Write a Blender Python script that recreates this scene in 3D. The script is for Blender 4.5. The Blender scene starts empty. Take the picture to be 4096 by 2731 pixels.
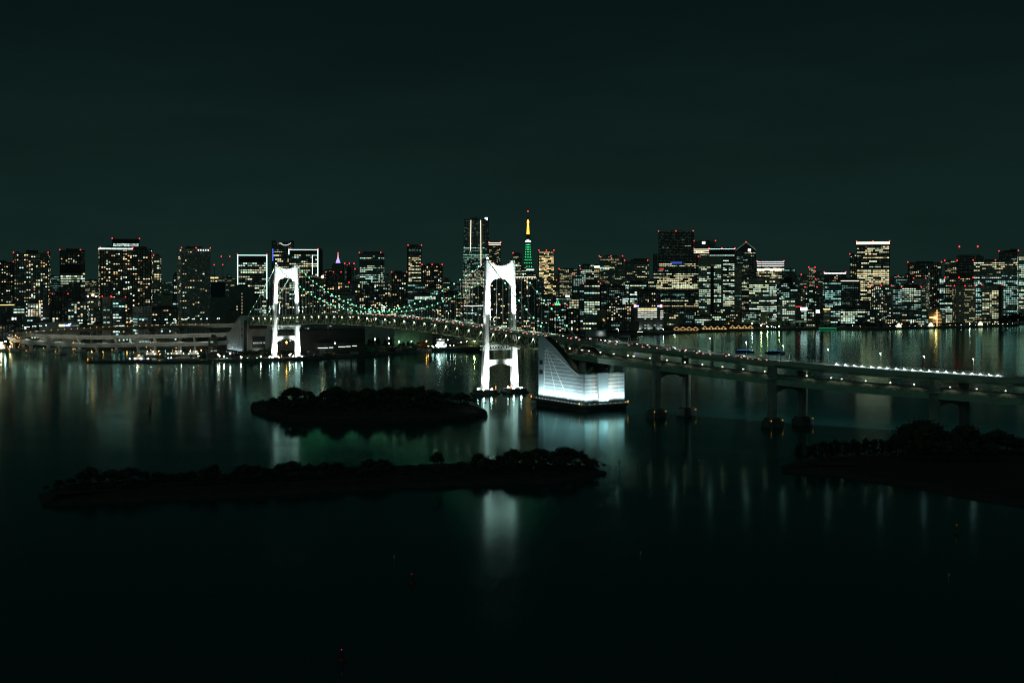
import bpy, math, random
from mathutils import Vector, Matrix
S = bpy.context.scene
COL = S.collection
R = random.Random(7)
# ------------------------------------------------------------------ camera
F, H, HY, CX = 4950.0, 115.0, 1107.0, 2048.0      # focal length (in photo pixels), eye height, horizon row, centre column
cam_d = bpy.data.cameras.new('camera')
cam = bpy.data.objects.new('camera', cam_d); COL.objects.link(cam)
cam.location = (0, 0, H); cam.rotation_euler = (math.radians(90), 0, 0)
cam_d.sensor_width = 36; cam_d.lens = F / 4096 * 36
cam_d.shift_y = -(1365.5 - HY) / 4096
cam_d.clip_start = 1; cam_d.clip_end = 40000
S.camera = cam
# ------------------------------------------------------------------ night sky
W = bpy.data.worlds.new('World'); S.world = W; W.use_nodes = True
nt = W.node_tree; N = nt.nodes; L = nt.links; N.clear()
wo = N.new('ShaderNodeOutputWorld'); bg = N.new('ShaderNodeBackground'); L.new(bg.outputs[0], wo.inputs[0])
tc = N.new('ShaderNodeTexCoord'); sp = N.new('ShaderNodeSeparateXYZ'); L.new(tc.outputs['Generated'], sp.inputs[0])
ramp = N.new('ShaderNodeValToRGB'); L.new(sp.outputs['Z'], ramp.inputs[0])
el = ramp.color_ramp.elements
el[0].position = 0.0; el[0].color = (.0064, .0188, .0156, 1)
el[1].position = 1.0; el[1].color = (.0010, .0024, .0026, 1)
for p_, c_ in ((.05, (.0056, .0168, .0144)), (.12, (.0042, .0130, .0115)), (.21, (.0024, .0082, .0078)), (.35, (.0010, .0042, .0046))):
    e = el.new(p_); e.color = (*c_, 1)
mp = N.new('ShaderNodeMapping'); mp.inputs['Scale'].default_value = (2.2, 2.2, 13); L.new(tc.outputs['Generated'], mp.inputs[0])
nz = N.new('ShaderNodeTexNoise'); nz.inputs['Scale'].default_value = 2.0; nz.inputs['Detail'].default_value = 6; nz.inputs['Roughness'].default_value = .55
L.new(mp.outputs[0], nz.inputs[0])
mr = N.new('ShaderNodeMapRange'); mr.inputs[1].default_value = .35; mr.inputs[2].default_value = .7; mr.inputs[3].default_value = 1.05; mr.inputs[4].default_value = .86
L.new(nz.outputs[0], mr.inputs[0])
mx = N.new('ShaderNodeMix'); mx.data_type = 'RGBA'; mx.blend_type = 'MULTIPLY'; mx.inputs[0].default_value = 1
L.new(ramp.outputs[0], mx.inputs[6]); L.new(mr.outputs[0], mx.inputs[7]); L.new(mx.outputs[2], bg.inputs[0])
bg.inputs[1].default_value = 1.05
# the weak, wide glow of the overcast night (no sun, no moon disc)
sd = bpy.data.lights.new('night_glow', 'SUN'); sd.energy = .15; sd.angle = math.radians(120); sd.color = (.50, 1, .80)
so = bpy.data.objects.new('night_glow', sd); COL.objects.link(so); so.rotation_euler = (math.radians(52), 0, math.radians(-18))
S.view_settings.view_transform = 'Standard'; S.view_settings.look = 'None'; S.view_settings.exposure = 0; S.view_settings.gamma = 1
S.view_settings.use_curve_mapping = False
cy = S.cycles; cy.max_bounces = 5; cy.diffuse_bounces = 2; cy.glossy_bounces = 3; cy.transmission_bounces = 2; cy.volume_bounces = 0
cy.caustics_reflective = False; cy.caustics_refractive = False; cy.sample_clamp_indirect = 4; cy.use_light_tree = True; cy.filter_width = 1.15
# ------------------------------------------------------------------ helpers
def X(px, D): return (px - CX) / F * D
def Z(py, D): return H - (py - HY) / F * D
def DW(py): return H * F / (py - HY)               # distance of a point of the water surface seen at row py
def P(px, py, D): return Vector((X(px, D), D, Z(py, D)))
def PW(px, py): D = DW(py); return Vector((X(px, D), D, 0))

MATS = {}
def mat(name, col, rough=.7, metal=0, noise=.25, scale=.15, spec=.5, emit=None, es=1.0, bump=0, sample=True):
    if name in MATS: return MATS[name]
    m = bpy.data.materials.new(name); m.use_nodes = True; MATS[name] = m
    t = m.node_tree; b = t.nodes['Principled BSDF']
    b.inputs['Roughness'].default_value = rough; b.inputs['Metallic'].default_value = metal
    b.inputs['Specular IOR Level'].default_value = spec
    if emit:
        b.inputs['Base Color'].default_value = (*col, 1)
        b.inputs['Emission Color'].default_value = (*emit, 1); b.inputs['Emission Strength'].default_value = es
        if not sample: m.cycles.emission_sampling = 'NONE'
        return m
    g = t.nodes.new('ShaderNodeTexCoord'); n = t.nodes.new('ShaderNodeTexNoise'); n.inputs['Scale'].default_value = scale; n.inputs['Detail'].default_value = 5
    t.links.new(g.outputs['Object'], n.inputs[0])
    r = t.nodes.new('ShaderNodeValToRGB'); t.links.new(n.outputs[0], r.inputs[0])
    r.color_ramp.elements[0].position = .3; r.color_ramp.elements[1].position = .7
    r.color_ramp.elements[0].color = (*[c * (1 - noise) for c in col], 1); r.color_ramp.elements[1].color = (*[min(1, c * (1 + noise)) for c in col], 1)
    t.links.new(r.outputs[0], b.inputs['Base Color'])
    if bump:
        bp = t.nodes.new('ShaderNodeBump'); bp.inputs['Strength'].default_value = bump; t.links.new(n.outputs[0], bp.inputs['Height']); t.links.new(bp.outputs[0], b.inputs['Normal'])
    return m
def lamp(name, col, es, sample=True): return mat(name, (.8, .8, .8), emit=col, es=es, sample=sample)

def window_mat():
    m = bpy.data.materials.new('window_glass'); m.use_nodes = True
    t = m.node_tree; b = t.nodes['Principled BSDF']
    b.inputs['Base Color'].default_value = (.015, .024, .026, 1); b.inputs['Roughness'].default_value = .22
    a = t.nodes.new('ShaderNodeAttribute'); a.attribute_name = 'glow'
    # curtains, ceiling lamps and furniture break up each lit room
    g = t.nodes.new('ShaderNodeTexCoord'); n = t.nodes.new('ShaderNodeTexNoise'); n.inputs['Scale'].default_value = .9; n.inputs['Detail'].default_value = 3
    t.links.new(g.outputs['Object'], n.inputs[0])
    r = t.nodes.new('ShaderNodeMapRange'); r.inputs[1].default_value = .35; r.inputs[2].default_value = .65; r.inputs[3].default_value = .55; r.inputs[4].default_value = 1.35
    t.links.new(n.outputs[0], r.inputs[0])
    t.links.new(a.outputs['Color'], b.inputs['Emission Color']); t.links.new(r.outputs[0], b.inputs['Emission Strength'])
    m.cycles.emission_sampling = 'NONE'
    return m
WIN = window_mat()

class MB:
    def __init__(s): s.v = []; s.f = []; s.m = []; s.c = []
    def add(s, vs, fs, m=0, c=(0, 0, 0)):
        o = len(s.v); s.v += [tuple(q) for q in vs]
        for f in fs: s.f.append([o + i for i in f]); s.m.append(m); s.c.append(c)
    def quad(s, a, b, c_, d, m=0, c=(0, 0, 0)): s.add((a, b, c_, d), ((0, 1, 2, 3),), m, c)
    def box(s, x0, x1, y0, y1, z0, z1, m=0, c=(0, 0, 0)):
        s.add(((x0, y0, z0), (x1, y0, z0), (x1, y1, z0), (x0, y1, z0), (x0, y0, z1), (x1, y0, z1), (x1, y1, z1), (x0, y1, z1)),
              ((0, 3, 2, 1), (4, 5, 6, 7), (0, 1, 5, 4), (1, 2, 6, 5), (2, 3, 7, 6), (3, 0, 4, 7)), m, c)
    def obox(s, o, u, v, w, m=0):      # o corner, three edge vectors
        o, u, v, w = map(Vector, (o, u, v, w))
        if u.cross(v).dot(w) < 0: u, v = v, u
        p = [o, o + u, o + u + v, o + v]; p += [q + w for q in p]
        s.add(p, ((0, 3, 2, 1), (4, 5, 6, 7), (0, 1, 5, 4), (1, 2, 6, 5), (2, 3, 7, 6), (3, 0, 4, 7)), m)
    def bar(s, p, q, r, n=4, r2=None, m=0, c=(0, 0, 0), cap=True):
        p, q = Vector(p), Vector(q); d = (q - p)
        if d.length < 1e-6: return
        d.normalize(); a = d.orthogonal().normalized() if abs(d.z) > .999 else d.cross(Vector((0, 0, 1))).normalized(); b = d.cross(a)
        r2 = r if r2 is None else r2; vs = []
        for (c0, rr) in ((p, r), (q, r2)):
            for k in range(n):
                t = 2 * math.pi * (k + .5) / n; vs.append(c0 + a * math.cos(t) * rr + b * math.sin(t) * rr)
        fs = [(k, (k + 1) % n, n + (k + 1) % n, n + k) for k in range(n)]
        if cap: fs += [tuple(range(n - 1, -1, -1)), tuple(range(n, 2 * n))]
        s.add(vs, fs, m, c)
    def lathe(s, prof, n=12, ctr=(0, 0), m=0):
        vs = []
        for r, z in prof:
            for k in range(n): t = 2 * math.pi * k / n; vs.append((ctr[0] + r * math.cos(t), ctr[1] + r * math.sin(t), z))
        fs = []
        for i in range(len(prof) - 1):
            for k in range(n): fs.append((i * n + k, i * n + (k + 1) % n, (i + 1) * n + (k + 1) % n, (i + 1) * n + k))
        fs += [tuple(range(n - 1, -1, -1)), tuple((len(prof) - 1) * n + k for k in range(n))]
        s.add(vs, fs, m)
    def ball(s, c, r, m=0, col=(0, 0, 0), n=6, rings=4, sz=1.0):
        vs = [(c[0], c[1], c[2] - r * sz)]
        for i in range(1, rings):
            t = math.pi * i / rings
            for k in range(n):
                a = 2 * math.pi * k / n; vs.append((c[0] + r * math.sin(t) * math.cos(a), c[1] + r * math.sin(t) * math.sin(a), c[2] - r * sz * math.cos(t)))
        vs.append((c[0], c[1], c[2] + r * sz)); T = len(vs) - 1; fs = []
        for k in range(n): fs.append((0, 1 + (k + 1) % n, 1 + k))
        for i in range(rings - 2):
            for k in range(n): a = 1 + i * n; fs.append((a + k, a + (k + 1) % n, a + n + (k + 1) % n, a + n + k))
        a = 1 + (rings - 2) * n
        for k in range(n): fs.append((a + k, a + (k + 1) % n, T))
        s.add(vs, fs, m, col)
    def prism(s, poly, z0, z1, m=0):
        n = len(poly); ar = sum(poly[i][0] * poly[(i + 1) % n][1] - poly[(i + 1) % n][0] * poly[i][1] for i in range(n))
        if ar < 0: poly = poly[::-1]
        s.add([(x, y, z0) for x, y in poly] + [(x, y, z1) for x, y in poly],
              [tuple(range(n - 1, -1, -1)), tuple(range(n, 2 * n))] + [(i, (i + 1) % n, n + (i + 1) % n, n + i) for i in range(n)], m)
    def extrude(s, poly, w, m=0):      # poly: 3-D points of one flat face, w: thickness vector
        w = Vector(w); n = len(poly); poly = [Vector(p) for p in poly]
        nr = Vector((0, 0, 0))
        for i in range(n): nr += poly[i].cross(poly[(i + 1) % n])
        if nr.dot(w) < 0: poly = poly[::-1]
        s.add(poly + [p + w for p in poly], [tuple(range(n - 1, -1, -1)), tuple(range(n, 2 * n))] + [(i, (i + 1) % n, n + (i + 1) % n, n + i) for i in range(n)], m)
    def data(s, name, mats):
        me = bpy.data.meshes.new(name); me.from_pydata(s.v, [], s.f)
        for q in mats: me.materials.append(q)
        me.polygons.foreach_set('material_index', s.m)
        if any(c != (0, 0, 0) for c in s.c) or WIN in mats:
            at = me.attributes.new('glow', 'FLOAT_COLOR', 'FACE'); at.data.foreach_set('color', [x for c in s.c for x in (*c, 1)])
        me.update(); return me
    def build(s, name, mats, parent=None, smooth=False, **tags):
        if not isinstance(mats, (list, tuple)): mats = [mats]
        if parent is not None:
            r_ = parent
            while r_.parent: r_ = r_.parent
            if r_.type == 'EMPTY' and r_.rotation_euler.z == 0 and r_.get('world_parts'):
                o_ = r_.location; s.v = [(a - o_.x, b - o_.y, c - o_.z) for a, b, c in s.v]
        me = s.data(name, mats)
        if smooth: me.polygons.foreach_set('use_smooth', [True] * len(me.polygons))
        o = bpy.data.objects.new(name, me); COL.objects.link(o)
        if parent is not None: o.parent = parent
        for k, val in tags.items(): o[k] = val
        return o
def thing(name, label, cat, loc=(0, 0, 0), rz=0, group=None, world=False):
    o = bpy.data.objects.new(name, None); COL.objects.link(o); o.location = loc; o.rotation_euler = (0, 0, rz); o.empty_display_size = 1
    o['label'] = label; o['category'] = cat
    if group: o['group'] = group
    if world: o['world_parts'] = 1
    return o
def tag(o, label, cat, group=None):
    o['label'] = label; o['category'] = cat
    if group: o['group'] = group
    return o
KIDS = {}
def dup(root, loc, rz=0, scale=None, label=None, group=None):
    r = root.copy(); COL.objects.link(r); r.location = loc; r.rotation_euler = (0, 0, rz)
    if scale: r.scale = scale
    if label: r['label'] = label
    if group: r['group'] = group
    elif label and 'group' in r: del r['group']
    if root.name not in KIDS: KIDS[root.name] = [(c, list(c.children)) for c in root.children]
    for ch, sub in KIDS[root.name]:
        c = ch.copy(); COL.objects.link(c); c.parent = r
        for g in sub: d = g.copy(); COL.objects.link(d); d.parent = c
    return r
class Placer:                      # the first placing moves the thing itself, later ones copy it
    def __init__(s, root): s.root = root; s.used = False
    def put(s, loc, rz=0, scale=None, label=None, group=None):
        if s.used: return dup(s.root, loc, rz, scale, label, group)
        s.used = True; o = s.root; o.location = loc; o.rotation_euler = (0, 0, rz)
        if scale: o.scale = scale
        if label: o['label'] = label
        if group: o['group'] = group
        return o
def spot(name, loc, to, watts, deg, blend=.6, col=(.9, 1, .98), size=.5):
    d = bpy.data.lights.new(name, 'SPOT'); d.energy = watts; d.spot_size = math.radians(deg); d.spot_blend = blend; d.color = col; d.shadow_soft_size = size
    o = bpy.data.objects.new(name, d); COL.objects.link(o); o.location = loc
    o.rotation_euler = (Vector(to) - Vector(loc)).to_track_quat('-Z', 'Y').to_euler(); return o
def point(name, loc, watts, col=(.9, 1, .85), size=.4):
    d = bpy.data.lights.new(name, 'POINT'); d.energy = watts; d.color = col; d.shadow_soft_size = size
    o = bpy.data.objects.new(name, d); COL.objects.link(o); o.location = loc; return o

def down(name, loc, watts, col=(.9, 1, .85), deg=128):      # a shielded road lamp: lights what lies below it
    return spot(name, loc, (loc[0], loc[1], loc[2] - 5), watts, deg, .5, col, .4)

# palette
M = dict(
    con=mat('weathered_concrete', (.26, .27, .25), .85, noise=.3, scale=.08, bump=.1),
    dcon=mat('dark_concrete', (.10, .11, .105), .85, noise=.35, scale=.1, bump=.1),
    white=mat('white_painted_steel', (.80, .81, .80), .55, noise=.05, scale=.2),
    green=mat('pale_green_steel', (.31, .44, .35), .6, noise=.15, scale=.2),
    asph=mat('asphalt', (.05, .05, .05), .85, noise=.2),
    steel=mat('grey_steel', (.30, .32, .31), .5, metal=.3, noise=.15),
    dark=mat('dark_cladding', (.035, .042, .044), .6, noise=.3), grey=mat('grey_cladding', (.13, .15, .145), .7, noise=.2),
    beige=mat('beige_tile', (.27, .25, .20), .75, noise=.15), brown=mat('brown_tile', (.085, .068, .055), .75, noise=.25),
    blue=mat('blue_grey_glazing', (.035, .06, .075), .35, noise=.2), pale=mat('pale_panel', (.34, .36, .35), .65, noise=.12),
    black=mat('black_cladding', (.012, .015, .017), .5, noise=.3), net=mat('blue_netting', (.02, .06, .09), .8, noise=.2),
    leaf=mat('dark_leaves', (.018, .034, .016), .75, noise=.5, scale=.4), bark=mat('bark', (.06, .045, .035), .9, noise=.3, scale=1),
    grass=mat('grass_bank', (.011, .017, .010), .95, noise=.4, scale=.2, bump=.3), rock=mat('stone_revetment', (.024, .025, .023), .9, noise=.5, scale=.5, bump=.6),
    land=mat('paved_ground', (.055, .058, .055), .9, noise=.35, scale=.03), wallstone=mat('seawall_concrete', (.12, .125, .12), .9, noise=.3, scale=.1),
    red=mat('red_paint', (.16, .015, .015), .5), hull=mat('dark_hull', (.03, .035, .04), .5), orange=mat('orange_paint', (.4, .12, .03), .6), buoy=mat('faded_yellow_paint', (.10, .065, .02), .7), teal=mat('teal_paint', (.05, .28, .22), .6))
E = dict(
    beacon=lamp('red_beacon', (1, .03, .04), 4.5, False), wht=lamp('white_lamp', (.86, 1, .93), 24), tall=lamp('tall_lamp_glass', (.7, 1, .98), 18), warm=lamp('warm_lamp', (1, .78, .48), 24), deck=lamp('deck_lamp_glass', (1, .9, .62), 5, False), post=lamp('post_lamp_glass', (.85, 1, .8), 3.5, False), park=lamp('park_lamp_glass', (1, .86, .66), 150), row=lamp('barrier_lamp_glass', (.70, 1, .98), 8), anch=lamp('foot_flood_glass', (.85, 1, .98), 1.6),
    mast=lamp('mast_flood_lamp', (.92, 1, .95), 14), sod=lamp('sodium_lamp', (1, .33, .06), 60), amb=lamp('amber_marker', (1, .38, .05), 4, False), grn=lamp('green_cable_lamp', (.16, 1, .42), 6),
    hot=lamp('flood_lamp', (.92, 1, .95), 90), lime=lamp('lime_flood_lamp', (.8, 1, .3), 330), band=lamp('white_light_line', (.62, 1, .92), 2.4, False),
    cream=lamp('cream_light_line', (1, .86, .62), 1.9, False), blue=lamp('blue_deck_lamp', (.05, .35, 1), 1.6, False), gold=lamp('gold_light_line', (1, .6, .22), 2.2, False),
    tail=lamp('tail_lamp', (1, .22, .17), 5, False), head=lamp('head_lamp', (1, .95, .85), 9, False), violet=lamp('violet_light', (.45, .35, 1), 1.6, False),
    ten=lamp('orange_mast_glow', (1, .40, .03), 5, False), tgr=lamp('green_lattice_lamp', (.05, 1, .3), 4, False), sign=lamp('white_sign', (.95, 1, 1), 3, False),
    gsign=lamp('green_sign', (.1, 1, .4), 1.5, False), rsign=lamp('red_sign', (1, .05, .05), 3, False), bsign=lamp('blue_sign', (.08, .15, 1), 2, False), ysign=lamp('yellow_sign', (1, .85, .45), 2, False))
# ------------------------------------------------------------------ water, land, islands
def water_mat():
    m = bpy.data.materials.new('bay_water'); m.use_nodes = True; t = m.node_tree; b = t.nodes['Principled BSDF']
    b.inputs['Base Color'].default_value = (.008, .056, .060, 1); b.inputs['IOR'].default_value = 1.333; b.inputs['Specular Tint'].default_value = (.50, 1, .88, 1)
    g = t.nodes.new('ShaderNodeTexCoord')
    mp = t.nodes.new('ShaderNodeMapping'); mp.inputs['Scale'].default_value = (.004, .022, 1); t.links.new(g.outputs['Object'], mp.inputs[0])
    n = t.nodes.new('ShaderNodeTexNoise'); n.inputs['Scale'].default_value = 1; n.inputs['Detail'].default_value = 4; t.links.new(mp.outputs[0], n.inputs[0])
    r = t.nodes.new('ShaderNodeMapRange'); r.inputs[1].default_value = .3; r.inputs[2].default_value = .7; r.inputs[3].default_value = .105; r.inputs[4].default_value = .15
    t.links.new(n.outputs[0], r.inputs[0]); b.inputs['Specular IOR Level'].default_value = 0; b.inputs['Roughness'].default_value = 1
    gl_ = t.nodes.new('ShaderNodeBsdfGlossy'); gl_.inputs['Color'].default_value = (.47, .74, .70, 1); t.links.new(r.outputs[0], gl_.inputs['Roughness'])
    fr = t.nodes.new('ShaderNodeFresnel'); fr.inputs['IOR'].default_value = 1.333; mxs = t.nodes.new('ShaderNodeMixShader'); t.links.new(fr.outputs[0], mxs.inputs[0]); t.links.new(b.outputs[0], mxs.inputs[1]); t.links.new(gl_.outputs[0], mxs.inputs[2])
    t.links.new(mxs.outputs[0], [q for q in t.nodes if q.type == 'OUTPUT_MATERIAL'][0].inputs['Surface'])
    m2 = t.nodes.new('ShaderNodeMapping'); m2.inputs['Scale'].default_value = (.05, .16, 1); t.links.new(g.outputs['Object'], m2.inputs[0])
    n2 = t.nodes.new('ShaderNodeTexNoise'); n2.inputs['Scale'].default_value = 1; n2.inputs['Detail'].default_value = 5; t.links.new(m2.outputs[0], n2.inputs[0])
    bp = t.nodes.new('ShaderNodeBump'); bp.inputs['Strength'].default_value = .02; bp.inputs['Distance'].default_value = 1.0
    t.links.new(n2.outputs[0], bp.inputs['Height']); t.links.new(bp.outputs[0], gl_.inputs['Normal'])
    return m
mb = MB(); mb.quad((-9000, -600, 0), (9000, -600, 0), (9000, 14000, 0), (-9000, 14000, 0)); wt = mb.build('water', water_mat()); wt['kind'] = 'structure'
SH = [(-500, 1380), (0, 1382), (130, 1384), (345, 1386), (500, 1390), (700, 1395), (822, 1400), (834, 1446), (950, 1446), (1050, 1445), (1130, 1443), (1300, 1435),
      (1500, 1423), (1700, 1406), (1920, 1392), (2060, 1383), (2200, 1374), (2330, 1364), (2380, 1359), (2510, 1342), (2660, 1336), (2800, 1328), (3010, 1321.5),
      (3185, 1320), (3310, 1316), (3470, 1321), (3640, 1315), (3870, 1310), (4069, 1304), (4075, 1298), (4300, 1297)]
def shore_D(px):
    for (a, ya), (b, yb) in zip(SH, SH[1:]):
        if a <= px <= b: return DW(ya + (yb - ya) * (px - a) / (b - a))
    return 2100
GZ = 3.0
land = [PW(a, b)[:2] for a, b in SH] + [(7000, 4000), (8500, 13500), (-8500, 13500), (-6000, 3000)]
land = [tuple(q) for q in land]
mb = MB(); mb.prism(land, -2, GZ); gl = mb.build('ground', M['land']); gl['kind'] = 'structure'
mb = MB()                          # kerb-high cap of the seawall along the whole shore
for (a, b), (c, d) in zip(SH[4:-1], SH[5:]):
    p, q = PW(a, b), PW(c, d); u = (q - p); 
    if u.length < 1: continue
    n_ = Vector((u.y, -u.x, 0)).normalized(); mb.obox(p + n_ * .8 - n_ * .2, u, -n_ * 1.6, Vector((0, 0, GZ + .9)))
tag(mb.build('seawall', M['wallstone']), 'long grey concrete seawall running along the city waterfront', 'seawall')

def blob(u, v, sc, seed): return .5 * math.sin(u * sc + seed) + .3 * math.sin(v * sc * 1.7 + 2 * seed) + .2 * math.sin((u + v) * sc * 2.9 + seed)
def island(name, outline, profile, m, seed=1):
    """rings of the waterline polygon drawn towards its middle at rising heights"""
    pts = [Vector(p).to_2d() if len(p) > 2 else Vector(p) for p in outline]
    dense = []
    for a, b in zip(pts, pts[1:] + pts[:1]):
        k = max(1, int((b - a).length / 8))
        for i in range(k): dense.append(a.lerp(b, i / k))
    n = len(dense); c = sum(dense, Vector((0, 0))) / n; mb = MB(); vs = []
    nrm = []
    for i in range(n):
        d = dense[(i + 1) % n] - dense[i - 1]; q = Vector((d.y, -d.x)).normalized()
        nrm.append(q if q.dot(dense[i] - c) > 0 else -q)
    for inset, z in profile:
        for i, p in enumerate(dense):
            w = 1 + .35 * blob(p.x, p.y, .12, seed)
            q = p - nrm[i] * min(inset * w, .8 * (p - c).length); vs.append((q.x, q.y, z + (.25 * blob(p.x, p.y, .3, seed) if z > .1 else 0)))
    fs = []
    for r_ in range(len(profile) - 1):
        for i in range(n): fs.append((r_ * n + i, r_ * n + (i + 1) % n, (r_ + 1) * n + (i + 1) % n, (r_ + 1) * n + i))
    ar = sum(dense[i].x * dense[(i + 1) % n].y - dense[(i + 1) % n].x * dense[i].y for i in range(n))
    vs.append((c.x, c.y, profile[-1][1])); T = len(vs) - 1; o = (len(profile) - 1) * n
    for i in range(n): fs.append((o + i, o + (i + 1) % n, T))
    if ar < 0: fs = [f[::-1] for f in fs]
    mi = [1 if i < 2 * n else 0 for i in range(len(fs))]
    mb.v = vs; mb.f = [list(f) for f in fs]; mb.m = mi; mb.c = [(0, 0, 0)] * len(fs)
    ob = mb.build(name, m); ob['kind'] = 'structure'; return ob
UP = [(1000, 1634), (1060, 1662), (1171, 1688), (1350, 1692), (1580, 1692), (1760, 1688), (1875, 1680), (1952, 1664), (1925, 1648), (1800, 1628), (1500, 1618), (1200, 1620), (1060, 1628)]
island('island', [PW(*p)[:2] for p in UP], [(0, -1), (1.2, 3.6), (3, 5.2), (9, 6.5)], [M['grass'], M['rock']], 1)
LO = [(146, 1984), (165, 2026), (500, 2011), (916, 1991), (1300, 1970), (1630, 1950), (2000, 1937), (2243, 1930), (2380, 1908), (2432, 1891), (2380, 1878), (2000, 1866), (1500, 1880), (900, 1910), (400, 1945), (230, 1962)]
island('island', [PW(*p)[:2] for p in LO], [(0, -1), (1.5, 1.2), (6, 1.9), (11, 4.2)], [M['grass'], M['rock']], 3)
PK = [(3114, 1868), (3118, 1889), (3326, 1903), (3606, 1945), (3885, 1996), (4130, 2032), (4700, 2120), (5000, 1900), (4600, 1800), (4096, 1800), (3700, 1806), (3450, 1822), (3250, 1836)]
island('park_ground', [PW(*p)[:2] for p in PK], [(0, -1), (3, 1.4), (9, 2.2), (26, 3.2)], [M['grass'], M['rock']], 5)

# ------------------------------------------------------------------ trees: a tapered trunk with limbs, a crown of clumps and loose leaf sprays
def make_tree(seed, h=10., cr=4.6, base=.28, lobes=9, kind='round', lean=0.):
    g = random.Random(seed)
    t = thing('tree', 'x', 'tree'); tr = MB(); top = Vector((lean * h, 0, h * .55))
    tr.bar((0, 0, -.6), (lean * h * .4, 0, h * .3), .34, 7, .25); tr.bar((lean * h * .4, 0, h * .3), top, .25, 6, .13)
    cb = MB(); ctrs = []
    for k in range(lobes):
        a = 2 * math.pi * k / lobes * 2.4 + g.uniform(-.5, .5); rr = cr * math.sqrt(g.random()) * .72
        if kind == 'pine': zz = h * (base + (1 - base) * (.12 + .78 * (k / lobes))); rr *= (1.15 - .75 * k / lobes); rad = cr * g.uniform(.34, .48)
        else:
            rad = cr * g.uniform(.36, .52); f_ = (k + .5) / lobes; rr = cr * .66 * math.sqrt(1 - f_ ** 1.7) * g.uniform(.8, 1.1); zz = h * base + rad * .55 + (h * (1 - base) - rad * 1.35) * f_ * g.uniform(.92, 1.0)
        c = Vector((rr * math.cos(a) + lean * h * .8, rr * math.sin(a), min(zz, h - rad * .8))); ctrs.append((c, rad))
        tr.bar(top * g.uniform(.55, .95), c, .12, 5, .04)
    for c, rad in ctrs:
        # a dense core to the clump, uneven
        v0 = len(cb.v); cb.ball(c, rad * .70, n=7, rings=5, sz=.72)
        for i in range(v0, len(cb.v)):
            q = Vector(cb.v[i]); q += (q - c) * g.uniform(-.35, .3); cb.v[i] = tuple(q)
        for _ in range(62):
            d = Vector((g.gauss(0, 1), g.gauss(0, 1), g.gauss(0, .8))).normalized(); q = c + d * rad * g.uniform(.62, 1.16); q.z = c.z + (q.z - c.z) * .78
            s = g.uniform(.22, .5); u = Vector((g.gauss(0, 1), g.gauss(0, 1), g.gauss(0, 1))).normalized(); w = u.cross(d + Vector((.01, .02, 0)))
            if w.length < .05: continue
            w.normalize(); u *= s; w *= s * g.uniform(.5, .9)
            cb.quad(q - u - w * .3, q + w * -1, q + u + w * .2, q + w)
    tr.build('trunk', M['bark'], t); cb.build('crown', M['leaf'], t)
    return t
def P_t(*a, **k): return Placer(make_tree(*a, **k))
TREES = [P_t(11), P_t(12, cr=5.2, lobes=11), P_t(13, cr=4.0, base=.2, lobes=8), P_t(14, cr=5.6, base=.34, lobes=12)]
PINES = [P_t(21, cr=3.6, base=.16, lobes=9, kind='pine', lean=.05), P_t(22, cr=3.3, base=.2, lobes=9, kind='pine', lean=-.06)]
LONE = P_t(31, cr=4.4, base=.45, lobes=9)
def put_tree(pool, px, D, ytop, zg, label, group, wpx=None, k=[0]):
    """a tree standing at depth D on ground height zg whose crown reaches row ytop"""
    k[0] += 1; q = pool[(k[0] * 7) % len(pool)]; h = max(2.5, Z(ytop, D) - zg)
    w = (wpx / F * D / 9.5) if wpx else h / 10 * R.uniform(.9, 1.2)
    w = min(w, h / 10 * 1.45)
    q.put((X(px, D), D, zg), R.uniform(0, 6.28), (w, w, h / 10), label, group)
def interp(t, x):
    for (a, ya), (b, yb) in zip(t, t[1:]):
        if a <= x <= b: return ya + (yb - ya) * (x - a) / max(1e-6, b - a)
    return t[0][1] if x < t[0][0] else t[-1][1]
UC = [(1015, 1608, 50), (1050, 1598, 52), (1095, 1586, 42), (1130, 1573, 50), (1178, 1542, 92), (1238, 1557, 72), (1272, 1580, 44), (1298, 1558, 50), (1340, 1542, 98), (1374, 1553, 60), (1408, 1556, 60), (1440, 1565, 50), (1472, 1545, 72), (1510, 1553, 60),
      (1548, 1543, 72), (1595, 1551, 66), (1638, 1541, 82), (1682, 1534, 92), (1733, 1551, 80), (1788, 1565, 80), (1842, 1565, 80), (1887, 1590, 62), (1914, 1612, 52), (1940, 1636, 36)]
UT = [(a, y) for a, y, w in UC]
for a, y, w in UC: put_tree(TREES, a, 1062 + 18 * math.sin(a * .05), y, 6.0 if 1040 < a < 1900 else 4.6, 'dark leafy tree on the skyline of the small wooded island', 'trees along the top of the small wooded island', w * 1.08)
for row, (D, dy) in enumerate(((1030, 34), (1000, 66))):
    x = 1075 + 50 * row
    while x < 1890 - 30 * row:
        put_tree(TREES, x, D + R.uniform(-6, 6), interp(UT, x) + dy * R.uniform(.75, 1.2), 6.0, 'dark bushy tree low on the bank of the small wooded island', 'trees on the front bank of the small wooded island', R.uniform(56, 80)); x += R.uniform(34, 52)
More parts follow.
